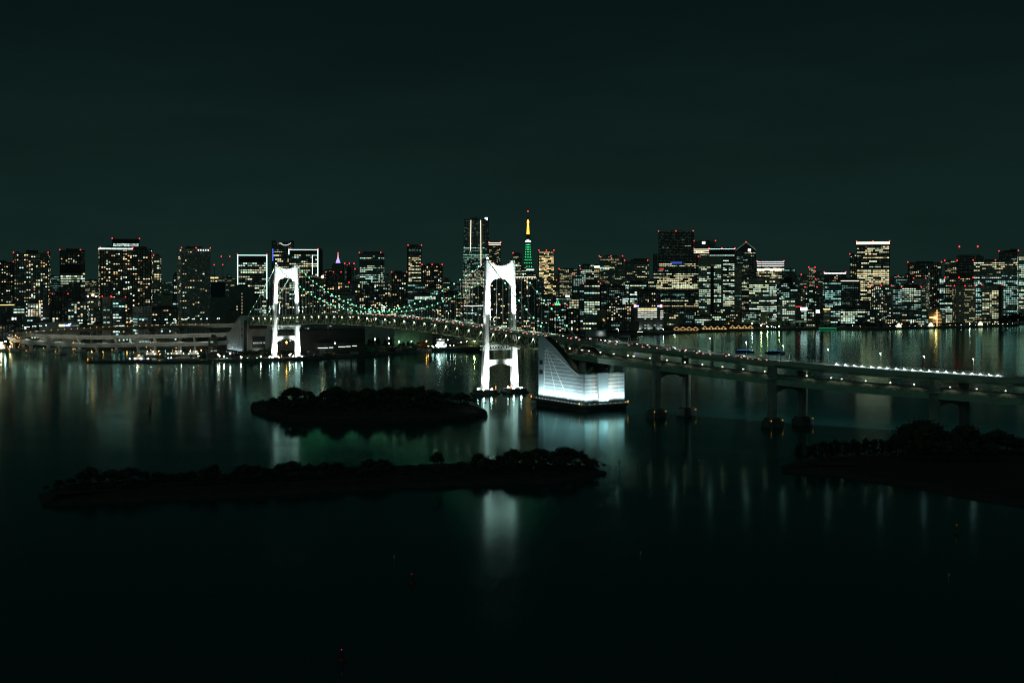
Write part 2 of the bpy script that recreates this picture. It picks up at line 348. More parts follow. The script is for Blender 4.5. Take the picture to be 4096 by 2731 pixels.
LC = [(182, 1955, 46), (235, 1912, 84), (285, 1908, 60), (330, 1880, 66), (361, 1861, 58), (400, 1893, 50), (441, 1871, 80), (485, 1884, 50), (521, 1864, 80), (581, 1877, 54), (632, 1882, 64), (682, 1890, 62), (722, 1886, 60), (762, 1877, 84), (822, 1864, 62), (857, 1851, 52), (905, 1906, 40), (935, 1880, 62),
      (973, 1852, 100), (1028, 1854, 76), (1075, 1868, 60), (1123, 1848, 84), (1165, 1838, 92), (1234, 1848, 84), (1294, 1844, 74), (1354, 1841, 84), (1410, 1862, 60), (1474, 1831, 110), (1527, 1832, 88), (1572, 1856, 64), (1635, 1855, 66), (1685, 1852, 62), (1770, 1872, 54), (1806, 1851, 46), (1841, 1842, 54),
      (1921, 1808, 92), (1965, 1834, 56), (1998, 1816, 72), (2052, 1788, 76), (2102, 1801, 80), (2157, 1787, 92), (2217, 1797, 72), (2267, 1780, 104), (2322, 1799, 82), (2360, 1828, 62), (2393, 1857, 56), (2416, 1877, 38)]
LT = [(a, y) for a, y, w in LC]
for a, y, w in LC:
    D = DW(interp([(150, 2022), (916, 1991), (1630, 1950), (2243, 1930), (2432, 1895)], a)) + (34 if a < 2330 else 16)
    put_tree(TREES, a, D, y, 3.8 if 260 < a < 2330 else 1.8, 'dark leafy tree on the skyline of the long low island', 'trees along the top of the long low island', w * 1.08)
x = 230
while x < 2330:
    D = DW(interp([(150, 2022), (916, 1991), (1630, 1950), (2243, 1930), (2432, 1895)], x)) + 19
    put_tree(TREES, x, D, interp(LT, x) + R.uniform(28, 50), 3.6, 'dark low tree above the lawn bank of the long island', 'low trees above the bank of the long island', R.uniform(60, 90)); x += R.uniform(48, 74)
LONE.put((X(1748, 702), 702, 3.6), 1.1, (1.0, 1.0, (Z(1803, 702) - 3.6) / 10), 'lone round-headed tree standing clear above the low trees of the long island')
for px, yt, w in ((3196, 1769, 40), (3237, 1779, 34), (3257, 1768, 36), (3290, 1757, 50), (3322, 1762, 44), (3352, 1752, 50), (3385, 1759, 44), (3411, 1751, 42), (3434, 1761, 34), (3459, 1748, 40), (3496, 1751, 42), (3530, 1753, 40), (3560, 1756, 44)):
    D = interp([(3110, 742), (3559, 775), (4200, 800)], px); put_tree(PINES, px, D, yt, 2.6, 'small dark pine in the row along the park shore', 'pines in a row along the park shore', w * 1.75)
big = {0: 'broad domed tree, the biggest in the dark park, before a viaduct pier', 1: 'round-topped tall tree second in size in the dark park', 2: 'wide spreading tree behind the park lawn near the picture edge'}
for i, (px, yt, w, D) in enumerate(((3690, 1670, 190, 790), (3872, 1687, 125, 792), (3985, 1712, 140, 788))):
    put_tree([TREES[3]] if i != 1 else [TREES[1]], px, D, yt, 2.8, big[i], 'large trees in the dark park', w)
for px, yt, w, D in ((3585, 1730, 70, 770), (3612, 1722, 80, 776), (3645, 1700, 90, 778), (3740, 1705, 90, 778), (3775, 1712, 70, 782), (3802, 1722, 70, 786), (3830, 1728, 60, 780), (3925, 1728, 90, 782), (4030, 1732, 80, 786), (4055, 1745, 60, 784), (4100, 1745, 60, 776), (4118, 1740, 70, 790),
                   (3665, 1740, 110, 752), (3720, 1748, 110, 748), (3800, 1756, 100, 750), (3880, 1756, 110, 748), (3960, 1764, 100, 752)):
    put_tree(TREES, px, D, yt, 2.8, 'dark rounded tree massed behind the park lawn', 'trees massed behind the park lawn', w)
# ------------------------------------------------------------------ suspension bridge
TL, TR = Vector((-312, 1708, 0)), Vector((-12, 1223, 0))
U = (TR - TL).normalized(); V = Vector((-U.y, U.x, 0)); SPAN = (TR - TL).length; UPZ = Vector((0, 0, 1))
def axis(s):                       # s metres from the far tower towards us
    return TL + U * s
def deckz(s):
    a = s / SPAN
    if a < 0: return 60.5 + s * .024
    if a > 1: return 62.5 - (s - SPAN) * .026
    return 60.5 + 2.0 * a + 32.4 * a * (1 - a)
BR = thing('suspension_bridge', 'white suspension bridge with floodlit towers, green cable lamps and double-deck truss across the bay', 'bridge', tuple(axis(SPAN / 2)), world=True)
TD = 11.5                          # depth of the stiffening truss
def tower(c, name_z):
    tw = MB().build('tower', M['white'], BR)
    zb, zt, zd = 5.0, 131.0, 62.0; a, b = 2.75, 2.35
    def ring(mb, o, z, ka=1., kb=1.):
        ch = .7
        pts = [(-a * ka + ch, -b * kb), (a * ka - ch, -b * kb), (a * ka, -b * kb + ch), (a * ka, b * kb - ch), (a * ka - ch, b * kb), (-a * ka + ch, b * kb), (-a * ka, b * kb - ch), (-a * ka, -b * kb + ch)]
        return [o + V * x_ - U * y_ + UPZ * z for x_, y_ in pts]
    for s in (-1, 1):
        mb = MB(); rows = []
        for z, off, ka in ((zb, 17.2, 1.22), (46, 16.0, 1.08), (64, 15.4, 1.02), (zt, 14.2, .94)):
            rows.append(ring(mb, c + V * s * off, z, ka, ka))
        vs = [p for r_ in rows for p in r_]; fs = [(7, 6, 5, 4, 3, 2, 1, 0), tuple(24 + i for i in range(8))]
        for r_ in range(3):
            for i in range(8): fs.append((r_ * 8 + i, r_ * 8 + (i + 1) % 8, r_ * 8 + 8 + (i + 1) % 8, r_ * 8 + 8 + i))
        mb.add(vs, fs); mb.build('leg', M['white'], tw)
        # dark saddle cap where the cable crosses the leg top
        mb = MB(); o = c + V * s * 14.2 + UPZ * (zt - .1)
        mb.obox(o - V * 1.1 - U * 2.6, V * 2.2, U * 5.2, UPZ * 1.7); mb.build('cable_saddle', M['dark'], tw)
        # pier cap and its low skirt in the water
        mb = MB(); o = c + V * s * 17.2
        mb.obox(o - V * 11.5 - U * 9.0, V * 23, U * 18, UPZ * 1.6 - UPZ * 0); mb.obox(o - V * 9.5 - U * 7.5 + UPZ * 1.6, V * 19, U * 15, UPZ * 2.9); mb.build('pier_footing', M['dcon'], tw)
        mb = MB()
        for q in (-1, 1):
            for w in (-1, 1): mb.obox(o + V * q * 4.4 + U * w * 5.4 + UPZ * 4.5 - V * .6 - U * .4, V * 1.2, U * .8, UPZ * 1.0)
        mb.build('floodlight', E['hot'], tw)
        mb = MB(); mb.bar(o - V * 8.5 * s + U * 6.8 + UPZ * 4.5, o - V * 8.5 * s + U * 6.8 + UPZ * 7.2, .12); mb.ball(o - V * 8.5 * s + U * 6.8 + UPZ * 7.5, .35); mb.build('marker_lamp', E['amb'], tw)
    # arched portal beam with hollowed top
    wi = 14.2 - a * .94 + .4; poly = []; n = 14
    top = [(x_, 125.8 + 3.4 * (x_ / wi) ** 2) for x_ in [wi * (1 - 2 * i / n) for i in range(n + 1)]]
    r_ = 7.2; bot = []
    for i in range(9): t = math.pi / 2 * i / 8; bot.append((-wi + r_ - r_ * math.cos(t), 104.5 + r_ * 1.18 * math.sin(t)))
    for i in range(1, 8): q = -wi + r_ + (2 * wi - 2 * r_) * i / 8; bot.append((q, 113.0 + 1.0 * (1 - (q / (wi - r_)) ** 2)))
    for i in range(9): t = math.pi / 2 * (1 - i / 8); bot.append((wi - r_ + r_ * math.cos(t), 104.5 + r_ * 1.18 * math.sin(t)))
    poly = top + bot
    mb = MB(); mb.extrude([c + V * x_ + UPZ * z - U * 1.75 for x_, z in poly], U * 3.5); mb.build('portal_beam', M['white'], tw)
    wi = 16.6 - a * 1.1 + .3
    poly = [(wi, 33.4)] + [(-wi, 33.4)] + [(-wi, 26.0)] + [(-wi + 2 * wi * i / 10, 26.6 + 2.6 * math.sin(math.pi * i / 10)) for i in range(1, 10)] + [(wi, 26.0)]
    mb = MB(); mb.extrude([c + V * x_ + UPZ * z - U * 1.4 for x_, z in poly], U * 2.8); mb.build('cross_strut', M['white'], tw)
    # bracing girder that carries the deck between and beside the legs
    mb = MB()
    for w in (-2.2, 2.2):
        for z in (43.2, 47.4): mb.bar(c - V * 21.5 + U * w + UPZ * z, c + V * 21.5 + U * w + UPZ * z, .32)
        k = 14
        for i in range(k):
            x0, x1 = -21.5 + 43 * i / k, -21.5 + 43 * (i + 1) / k
            mb.bar(c + V * x0 + U * w + UPZ * 43.2, c + V * x1 + U * w + UPZ * 47.4, .18, cap=False); mb.bar(c + V * x0 + U * w + UPZ * 47.4, c + V * x1 + U * w + UPZ * 43.2, .18, cap=False)
    mb.build('deck_bracket', M['white'], tw)
    mb = MB(); mb.ball(c - V * 14.2 + UPZ * 133.2, .8); mb.build('beacon_light', E['wht'], tw)
    return tw
T1, T2 = tower(TR, 0), tower(TL, 0)
T2['label'] = 'far tower standing on the shore'; T1['label'] = 'near tower standing in the water'
# cables
HW = 14.2
def cable_z(s):
    a = s / SPAN
    if a < 0: k = (s + 112) / 112; return 58.0 + (131.3 - 58.0) * k - 4.2 * 4 * k * (1 - k) * .55
    if a > 1: k = (112 - (s - SPAN)) / 112; return 60.0 + (131.3 - 60.0) * k - 4.2 * 4 * k * (1 - k) * .55
    return 131.3 - 4 * (131.3 - 72.8) * a * (1 - a)
lamps_far = MB(); nl = 0
for sd_ in (-1, 1):
    cb = MB(); n = 66; pts = [axis(-112 + (SPAN + 224) * i / n) + V * sd_ * HW for i in range(n + 1)]
    pts = [Vector((p.x, p.y, cable_z(-112 + (SPAN + 224) * i / n))) for i, p in enumerate(pts)]
    for p, q in zip(pts, pts[1:]): cb.bar(p, q, .42, 6)
    cab = cb.build('main_cable', M['white'], BR)
    s = -96.0
    while s < SPAN + 110:
        if min(abs(s), abs(s - SPAN)) > 4 and cable_z(s) - deckz(s) > 2.5:
            p = axis(s) + V * sd_ * HW; h = MB()
            for q in (-.35, .35): h.bar((p + U * q).to_2d().to_3d() + UPZ * (deckz(s) + .1), (p + U * q).to_2d().to_3d() + UPZ * cable_z(s), .09, 4)
            if s > -40: h.build('hanger', M['white'], BR)
            else:
                lamps_far.v += []; h.build('hanger', M['white'], BR)
        s += 12.0
    s = -102.0
    while s < SPAN + 108:
        p = axis(s) + V * sd_ * HW; c = (p.x, p.y, cable_z(s) + .9)
        if s < -6: lamps_far.ball(c, .55)
        else: q = MB(); q.ball(c, .6); q.build('cable_lamp', E['grn'], BR)
        s += 12.6
lamps_far.build('cable_lamp', E['grn'], BR)['kind'] = 'stuff'
# double deck and stiffening truss
ss = [-112 + 12.0 * i for i in range(67)]
ss = [s for s in ss if s <= SPAN + 112] + [SPAN + 112]
def strip(mb, ss, v0, v1, z0, z1, m=0, axisf=axis, zf=deckz, vf=lambda s: V):
    for a, b in zip(ss, ss[1:]):
        pa, pb = axisf(a), axisf(b); va, vb = vf(a), vf(b); q = []
        for (p, vv, s) in ((pa, va, a), (pb, vb, b)):
            for (vo, zo) in ((v0, z0), (v1, z0), (v1, z1), (v0, z1)): w = p + vv * vo; q.append((w.x, w.y, zf(s) + zo))
        mb.add(q, ((0, 1, 2, 3), (7, 6, 5, 4), (0, 4, 5, 1), (1, 5, 6, 2), (2, 6, 7, 3), (3, 7, 4, 0)), m)
DKW = 13.6
def decks(parent, ss, axisf, zf, vf, truss, lowz, gd):
    mb = MB(); strip(mb, ss, -DKW, DKW, -1.6, 0, 0, axisf, zf, vf); up = mb.build('upper_deck', [M['green']], parent)
    mb = MB(); strip(mb, ss, -DKW + .6, DKW - .6, .004, .05, 0, axisf, zf, vf); mb.build('roadway', M['asph'], up)
    mb = MB()
    for v in (-DKW, DKW - .35): strip(mb, ss, v, v + .35, 0, 1.15, 0, axisf, zf, vf)
    strip(mb, ss, -.3, .3, .05, .9, 0, axisf, zf, vf); mb.build('parapet', M['pale'], up)
    mb = MB(); strip(mb, ss, -DKW, DKW, lowz - gd, lowz, 0, axisf, zf, vf); lo = mb.build('lower_deck', M['green'], parent)
    mb = MB(); strip(mb, ss, -DKW + .5, -6.2, lowz + .004, lowz + .05, 0, axisf, zf, vf); strip(mb, ss, 6.2, DKW - .5, lowz + .004, lowz + .05, 0, axisf, zf, vf); mb.build('roadway', M['asph'], lo)
    return up, lo
up, lo = decks(BR, ss, axis, deckz, lambda s: V, True, -TD, 1.4)
for sd_ in (-1, 1):
    mb = MB(); o = V * sd_ * (DKW + .35)
    for i, (a, b) in enumerate(zip(ss, ss[1:])):
        pa, pb = axis(a) + o, axis(b) + o; ta, tb = pa + UPZ * (deckz(a) - .8), pb + UPZ * (deckz(b) - .8); la, lb = pa + UPZ * (deckz(a) - TD - .6), pb + UPZ * (deckz(b) - TD - .6)
        mb.bar(ta, tb, .62); mb.bar(la, lb, .62); mb.bar(la, ta, .42)
        if i % 2: mb.bar(la, tb, .62)
        else: mb.bar(ta, lb, .62)
    mb.build('stiffening_truss', M['green'], BR)
    mb = MB()
    for v in (sd_ * (DKW - 2.4),):
        for z in (.5, 1.0, 1.5): 
            for a, b in zip(ss[::2], ss[2::2]): mb.bar(axis(a) + V * v + UPZ * (deckz(a) - TD + z), axis(b) + V * v + UPZ * (deckz(b) - TD + z), .07, 3)
        for a in [ss[0] + 3 * i for i in range(int((ss[-1] - ss[0]) / 3))]: mb.bar(axis(a) + V * v + UPZ * (deckz(a) - TD), axis(a) + V * v + UPZ * (deckz(a) - TD + 1.5), .08, 3)
    mb.build('railing', M['dark'], BR)
for v in (-5.2, 4.8): mb = MB(); strip(mb, ss, v, v + .4, -TD, -TD + 1.8); mb.build('guideway_wall', M['dark'], BR)
mb = MB()                          # posts beside the walled guideway for the trains in the middle of the lower deck
for a in ss[::1]:
    for v in (-5.0, 5.0): mb.bar(axis(a) + V * v + UPZ * (deckz(a) - TD), axis(a) + V * v + UPZ * (deckz(a) - 1.6), .22)
mb.build('guideway_posts', M['dark'], BR)

# floodlighting of the towers (lamps stand on the pier caps and on the deck edge)
for c, far in ((TR, 0), (TL, 1)):
    for s in (-1, 1):
        o = c + V * s * 17.2
        spot('flood', o + U * 10 + UPZ * 5.2, o + UPZ * 24, 420000, 62, .9)
        spot('flood', o - U * 9.5 + UPZ * 5.2, o + UPZ * 24, 60000, 62, .9)
        spot('flood', o - V * 9.0 + U * 2 + UPZ * 5.2, o + UPZ * 22, 22000, 60, .9)
        o = c + V * s * 15
        spot('flood', o + U * 13 + UPZ * 63.5, o + UPZ * 108, 650000, 42, 1)
        spot('flood', o - U * 13 + UPZ * 63.5, o + UPZ * 108, 260000, 42, 1)
        spot('flood', o - V * 10 + U * 3 + UPZ * 60, o + UPZ * 92, 26000, 50, 1)
    spot('flood', c + U * 27 + UPZ * 64, c + UPZ * 119, 420000, 31, .6)
    spot('flood', c - U * 20 + UPZ * 64, c + UPZ * 116, 300000, 34, .7)
for c, sg in ((0, 1), (0, -1), (SPAN, 1), (SPAN, -1)):     # unseen spots added at deck edge to brighten cables and hangers near towers
    for s in (-1, 1):
        a_, b_ = c + sg * 22, c + sg * 34; p_ = axis(a_) + V * s * (HW - 2.5) + UPZ * (deckz(a_) + 1.5); q_ = axis(b_) + V * s * HW; spot('flood', p_, (q_.x, q_.y, cable_z(b_) - 8), 90000, 70, .9)
# lamps below the upper deck light the truss and the lower road
lp = MB()
s = -90.0
while s < SPAN + 110:
    for v in (-14.9,):
        p = axis(s) + V * v; q = MB(); q.box(-.55, .55, -.35, .35, -.2, .1); q.v = [(a + p.x, b + p.y, c_ + deckz(s) - 2.6) for a, b, c_ in q.v]; q.build('deck_lamp', E['deck'], BR)
        spot('deck_light', (p.x, p.y, deckz(s) - 3.1), (p.x + V.x * 6, p.y + V.y * 6, deckz(s) - 9), 3600, 150, .5, (1, .9, .58))
    s += 24.0

# ------------------------------------------------------------------ anchorages
def anchorage(A, u, v, mirror, label, zt, main):
    """A: near bottom corner of the tall end; u runs away from the main span; v across"""
    T = thing('anchorage', label, 'anchorage', (A.x, A.y, 0), world=True)
    prof = [(0, zt), (10, zt), (27, 52.4), (39, 45), (50, 37.7), (57, 33.4), (63, 32), (72, 32)]
    def pt(s, w, z): return A + u * s + v * w + UPZ * z
    zb = 6.5; m = mat('ribbed_panel', (.26, .34, .36), .6, noise=.06, scale=.05); Wd = 42
    outward = -v
    for nm, w0, w1 in (('flank_wall', 0, 7), ('flank_wall', 35, 42)):
        mb = MB(); mb.extrude([pt(s, w0, z) for s, z in prof] + [pt(72, w0, zb), pt(0, w0, zb)], v * (w1 - w0)); fw = mb.build(nm, m, T)
        mb = MB()
        for (s0, z0), (s1, z1) in zip(prof[1:6], prof[2:7]): mb.obox(pt(s0, w0 + .5, z0 + .1), u * (s1 - s0) + UPZ * (z1 - z0), v * (w1 - w0 - 1), UPZ * .5)
        mb.build('sloping_roof', M['dark'], fw)
    mb = MB(); mb.extrude([pt(0, 7, 44), pt(22, 7, 44), pt(46, 7, 32), pt(72, 7, 32), pt(72, 7, zb), pt(0, 7, zb)], v * 28); mb.build('core', M['con'], T)
    # relief: storey ledges with ribs fanning from the top
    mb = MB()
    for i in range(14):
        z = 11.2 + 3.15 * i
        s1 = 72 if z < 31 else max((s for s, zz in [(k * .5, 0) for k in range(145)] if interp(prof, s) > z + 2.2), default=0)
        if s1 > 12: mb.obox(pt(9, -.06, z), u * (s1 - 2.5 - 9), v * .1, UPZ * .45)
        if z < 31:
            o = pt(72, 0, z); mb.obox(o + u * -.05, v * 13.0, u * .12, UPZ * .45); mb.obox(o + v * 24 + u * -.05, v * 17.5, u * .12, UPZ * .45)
    mb.build('facade_ledge', M['white'], T)  # white colour paints in the light caught along each ledge
    mb = MB()
    for (s0, z0, s1, z1) in ((12.5, 51, 30, 8), (13.2, 51, 48, 8), (14, 51, 62, 31), (11.5, 50, 8.2, 8)): mb.bar(pt(s0, .30, z0), pt(s1, .30, z1), .52)
    mb.build('facade_rib', M['white'], T)
    mb = MB(); mb.obox(pt(72, 13.5, zb), v * 10, u * 1.6, UPZ * (32.6 - zb)); mb.build('end_panel', m, T)
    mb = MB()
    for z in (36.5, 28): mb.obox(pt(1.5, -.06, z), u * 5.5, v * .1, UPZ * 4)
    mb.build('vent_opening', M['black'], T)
    if main:
        mb = MB(); mb.prism([tuple((A + u * s + v * w).to_2d()) for s, w in ((-6, -4), (70, -4), (77, 2), (77, 42), (70, 47), (-6, 47))], 4.2, zb); mb.build('platform', M['dcon'], T)
        mb = MB(); mb.prism([tuple((A + u * s + v * w).to_2d()) for s, w in ((-1, -1.5), (70, -1.5), (73.5, 2), (73.5, 43), (-1, 43))], -3, 4.2); mb.build('footing', M['dcon'], T)
        mb = MB()
        for s, w in ((-6, -4), (70, -4), (77, 42)): mb.bar(pt(s, w, zb), pt(s, w, zb + 1.2), .15); mb.ball(pt(s, w, zb + 1.5), .38)
        mb.build('marker_lamp', E['amb'], T)
        mb = MB()
        for s, w in ((60, 6), (60, 36)): mb.obox(pt(s - 2, w - 2, 31.9), u * 4, v * 4.4, UPZ * 9.5)
        mb.build('bridge_column', M['con'], T)
        fl = MB(); k = 15
        for i in range(k):
            s = 1.5 + 71.0 * i / (k - 1); q = pt(s, -3.4, zb + .3); fl.obox(q - u * .25 - v * .2, u * .5, v * .4, UPZ * .4)
            spot('flood', q + UPZ * .6, pt(s, 0, 20), 10500, 108, 1.0, (.80, .98, 1))
            if i % 3 == 1 and i < 12: spot('flood', q + UPZ * .6 - v * .3, pt(s - 6, 0, 50), 14000, 80, 1.0, (.66, .95, 1))
        k = 8
        for i in range(k):
            w = 2 + 38 * i / (k - 1); q = pt(76.4, w, zb + .3); fl.obox(q - u * .2 - v * .25, u * .4, v * .5, UPZ * .4)
            spot('flood', q + UPZ * .6, pt(72, w, 21), 34000 if 13 < w < 24 else 13500, 110, 1.0, (.80, .98, 1))
        fl.build('floodlight', E['anch'], T)
    else:
        mb = MB(); mb.obox(pt(-.3, 1.5, 7), v * 4.0, u * .3, UPZ * 45); mb.build('glass_slot', M['black'], T)
        mb = MB(); mb.obox(pt(-.3, 9, 39), v * 27, u * .3, UPZ * 5.5); mb.obox(pt(-.3, 14, 11), v * 19, u * .3, UPZ * 17); w_ = mb.build('window', M['black'], T)
        mb = MB()
        for i in range(9):
            if R.random() < .7: c = R.uniform(.25, .7); mb.quad(*[pt(-.34, 15 + 2 * i + a, z) for a, z in ((0, 17.5), (0, 19.6), (1.6, 19.6), (1.6, 17.5))], 0, (.8 * c, 1 * c, .85 * c))
        mb.build('lit_pane', WIN, w_)
        fl = MB()
        for i in range(8):
            s = 8 + 8.2 * i; q = pt(s, -3, 3.2); fl.obox(q, u * .6, v * .5, UPZ * .5); spot('flood', q + UPZ * .6, pt(s, 0, 16), 3000, 112, 1, (.88, 1, .98))
        fl.build('floodlight', E['anch'], T)
        q = pt(-9, 20, 4); spot('flood', q, pt(0, 20, 26), 5200, 120, 1, (.9, 1, .85))
    return T
A1 = Vector((61.7, 1050, 0)) - U * 72
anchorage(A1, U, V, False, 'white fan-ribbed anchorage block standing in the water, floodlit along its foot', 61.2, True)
A2 = TL - U * 114 - V * 21
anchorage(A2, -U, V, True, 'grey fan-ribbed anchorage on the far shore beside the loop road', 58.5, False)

# ------------------------------------------------------------------ approach viaduct (to the right)
AP = [Vector((48, 1126, 59.6)), Vector((86, 1065, 57.8)), Vector((132, 1021, 54.6)), Vector((172, 988, 51.6)), Vector((215, 956, 48.6)), Vector((258, 926, 46.4)), Vector((304, 896, 44.8)), Vector((357, 863, 43.3)), Vector((430, 822, 41.5)), Vector((560, 760, 38)), Vector((700, 700, 35))]
def cr(pts, t):
    i = min(int(t), len(pts) - 2); f = t - i; p0 = pts[max(i - 1, 0)]; p1 = pts[i]; p2 = pts[i + 1]; p3 = pts[min(i + 2, len(pts) - 1)]
    return .5 * (2 * p1 + (p2 - p0) * f + (2 * p0 - 5 * p1 + 4 * p2 - p3) * f * f + (3 * p1 - p0 - 3 * p2 + p3) * f ** 3)
class Path:
    def __init__(s, pts, step=6.0):
        raw = [cr(pts, i / 40 * (len(pts) - 1) / 1) for i in range(0, 41)] if False else [cr(pts, (len(pts) - 1) * i / 400) for i in range(401)]
        s.p = [raw[0]]; acc = 0; s.s = [0.0]; tot = 0
        for a, b in zip(raw, raw[1:]):
            d = (b - a).length; acc += d; tot += d
            if acc >= step: s.p.append(b); s.s.append(tot); acc = 0
        s.len = s.s[-1]
    def at(s, t):
        t = max(0, min(t, s.len))
        for i in range(len(s.s) - 1):
            if s.s[i] <= t <= s.s[i + 1]: return s.p[i].lerp(s.p[i + 1], (t - s.s[i]) / (s.s[i + 1] - s.s[i]))
        return s.p[-1]
    def ax(s, t): q = s.at(t); return Vector((q.x, q.y, 0))
    def z(s, t): return s.at(t).z
    def v(s, t): d = s.at(min(t + 3, s.len)) - s.at(max(t - 3, 0)); return Vector((-d.y, d.x, 0)).normalized()
    def find(s, px, off=0):        # path length where the line passes below column px
        best = min(range(0, int(s.len)), key=lambda t: abs(CX + F * (s.ax(t) + s.v(t) * off).x / (s.ax(t) + s.v(t) * off).y - px)); return float(best)
pa = Path(AP); APP = thing('approach_viaduct', 'pale green double-deck approach viaduct on tall piers curving away to the right', 'viaduct', (132, 1021, 0), world=True)
LZ = -12.2
sa = pa.s
decks(APP, sa, pa.ax, pa.z, pa.v, False, LZ, 4.6)
mb = MB(); strip(mb, sa, -9.5, 9.5, -4.2, -1.6, 0, pa.ax, pa.z, pa.v); mb.build('box_girder', M['green'], APP)
for v in (-DKW + .2, DKW - .2):
    mb = MB()
    for z in (1.9, 2.6):
        for a, b in zip(sa, sa[1:]): mb.bar(pa.ax(a) + pa.v(a) * v + UPZ * (pa.z(a) + z), pa.ax(b) + pa.v(b) * v + UPZ * (pa.z(b) + z), .05, 3)
    t = 0
    while t < pa.len: p = pa.ax(t) + pa.v(t) * v; mb.bar(p + UPZ * (pa.z(t) + 1.1), p + UPZ * (pa.z(t) + 3.0), .07, 3); t += 2.6
    mb.build('wind_fence', M['steel'], APP)
    mb = MB()
    for z in (.55, 1.1, 1.6):
        for a, b in zip(sa, sa[1:]): mb.bar(pa.ax(a) + pa.v(a) * v + UPZ * (pa.z(a) + LZ + z), pa.ax(b) + pa.v(b) * v + UPZ * (pa.z(b) + LZ + z), .09, 3)
    t = 0
    while t < pa.len: p = pa.ax(t) + pa.v(t) * v; mb.bar(p + UPZ * (pa.z(t) + LZ), p + UPZ * (pa.z(t) + LZ + 1.7), .09, 3); t += 3
    mb.build('railing', M['green'], APP)
for v in (-6.0, 5.6): mb = MB(); strip(mb, sa, v, v + .4, LZ, LZ + 2.0, 0, pa.ax, pa.z, pa.v); mb.build('guideway_wall', M['steel'], APP)
mb = MB(); t = 0
while t < pa.len:
    p = pa.ax(t) + pa.v(t) * -6.2
    mb.bar(p + UPZ * (pa.z(t) + LZ), p + UPZ * (pa.z(t) + LZ + 5), .14, 4); t += 4
for z in (3.2, 5.0):
    for a, b in zip(sa, sa[1:]): mb.bar(pa.ax(a) + pa.v(a) * -6.2 + UPZ * (pa.z(a) + LZ + z), pa.ax(b) + pa.v(b) * -6.2 + UPZ * (pa.z(b) + LZ + z), .14, 4)
mb.build('guideway_fence', M['steel'], APP)
for px in (2625, 3089, 3738):
    v = Vector((.885, .465, 0)).normalized(); u = Vector((v.y, -v.x, 0))
    t = min([k * .5 for k in range(int(pa.len * 2))], key=lambda k: abs(CX + F * (pa.ax(k) - v * 14.8).x / (pa.ax(k) - v * 14.8).y - px)); o = pa.ax(t); zz = pa.z(t)
    pr = MB(); pr.obox(o - v * 16 - u * 1.8 + UPZ * (zz + LZ - 8), v * 32, u * 3.6, UPZ * 3.4)
    for s in (-1, 1):
        pr.extrude([o + v * s * 12 - u * 1.8 + UPZ * (zz + LZ - 8), o + v * s * 5 - u * 1.8 + UPZ * (zz + LZ - 8), o + v * s * 12 - u * 1.8 + UPZ * (zz + LZ - 11)], u * 3.6)
    pier = pr.build('pier', M['con'], APP)
    for s in (-1, 1):
        w = -14.8 if s < 0 else 15.2
        mb = MB(); q = o + v * w; mb.obox(q - v * 2.6 - u * 2.6 + UPZ * 6, v * 5.2, u * 5.2, UPZ * (zz - 2.2 - 6)); mb.build('column', M['con'], pier)
        mb = MB(); mb.prism([tuple((q + v * a + u * b).to_2d()) for a, b in ((-5, -4), (-4, -5), (4, -5), (5, -4), (5, 4), (4, 5), (-4, 5), (-5, 4))], 4.6, 6.8)
        mb.prism([tuple((q + v * a + u * b).to_2d()) for a, b in ((-6, -6), (6, -6), (6, 6), (-6, 6))], -2, 4.6); mb.build('footing', M['dcon'], pier)
        mb = MB()
        for a, b in ((-5.6, 5.6), (5.6, 5.6)) if s < 0 else ((5.6, 5.6),): mb.ball(q + v * a + u * b + UPZ * 5.2, .27)
        mb.build('marker_lamp', E['amb'], pier)
        mb = MB(); mb.obox(q - v * 3.6 - u * 4.2 + UPZ * (zz + LZ - .2), v * 7.2, u * 8.4, UPZ * .3); mb.build('walkway', M['green'], pier)
# lamps on and under the viaduct
def make_post(h=11.0, arm=2.2, m='wht', double=False):
    t = thing('street_lamp', 'x', 'street lamp'); mb = MB(); mb.bar((0, 0, 0), (0, 0, h), .16, 6, .09)
    for s in ((1, -1) if double else (1,)): mb.bar((0, 0, h - .1), (s * arm, 0, h + .25), .07, 5)
    mb.build('post', M['steel'], t)
    for s in ((1, -1) if double else (1,)):
        q = MB(); q.box(s * arm - .55, s * arm + .55, -.3, .3, h + .02, h + .3); q.build('lamp_head', E[m], t)
    return t
PV = Placer(make_post(11.5, 1.2, 'tall'))
for px in (2472, 2701, 2844, 2984, 3134, 3312, 3523, 3695, 3895):
    t = pa.find(px, 13); p = pa.ax(t) + pa.v(t) * 13.2; PV.put((p.x, p.y, pa.z(t)), math.atan2(-pa.v(t).y, -pa.v(t).x), None, 'tall lit lamp post on the far parapet of the curving viaduct', 'tall lamp posts on the viaduct')
    down('post_light', (p.x, p.y, pa.z(t) + 11), 20000, (.75, 1, .85), 150)
q = thing('barrier_lamp', 'x', 'lamp'); mb = MB(); mb.bar((0, 0, 0), (0, 0, .9), .12, 5); mb.build('post', M['steel'], q); mb = MB(); mb.box(-.6, .6, -.3, .3, .95, 1.45); mb.build('lamp_head', E['row'], q)
PB = Placer(q)
for i in range(20):
    px = 3343 + (3986 - 3343) * i / 19; t = pa.find(px, 9); p = pa.ax(t) + pa.v(t) * 11.5
    PB.put((p.x, p.y, pa.z(t)), math.atan2(pa.v(t).y, pa.v(t).x), None, 'low bright lamp in the evenly spaced row on the viaduct road', 'row of low bright lamps on the viaduct')
    down('post_light', (p.x, p.y, pa.z(t) + 2.2), 2600, (.85, 1, .95))
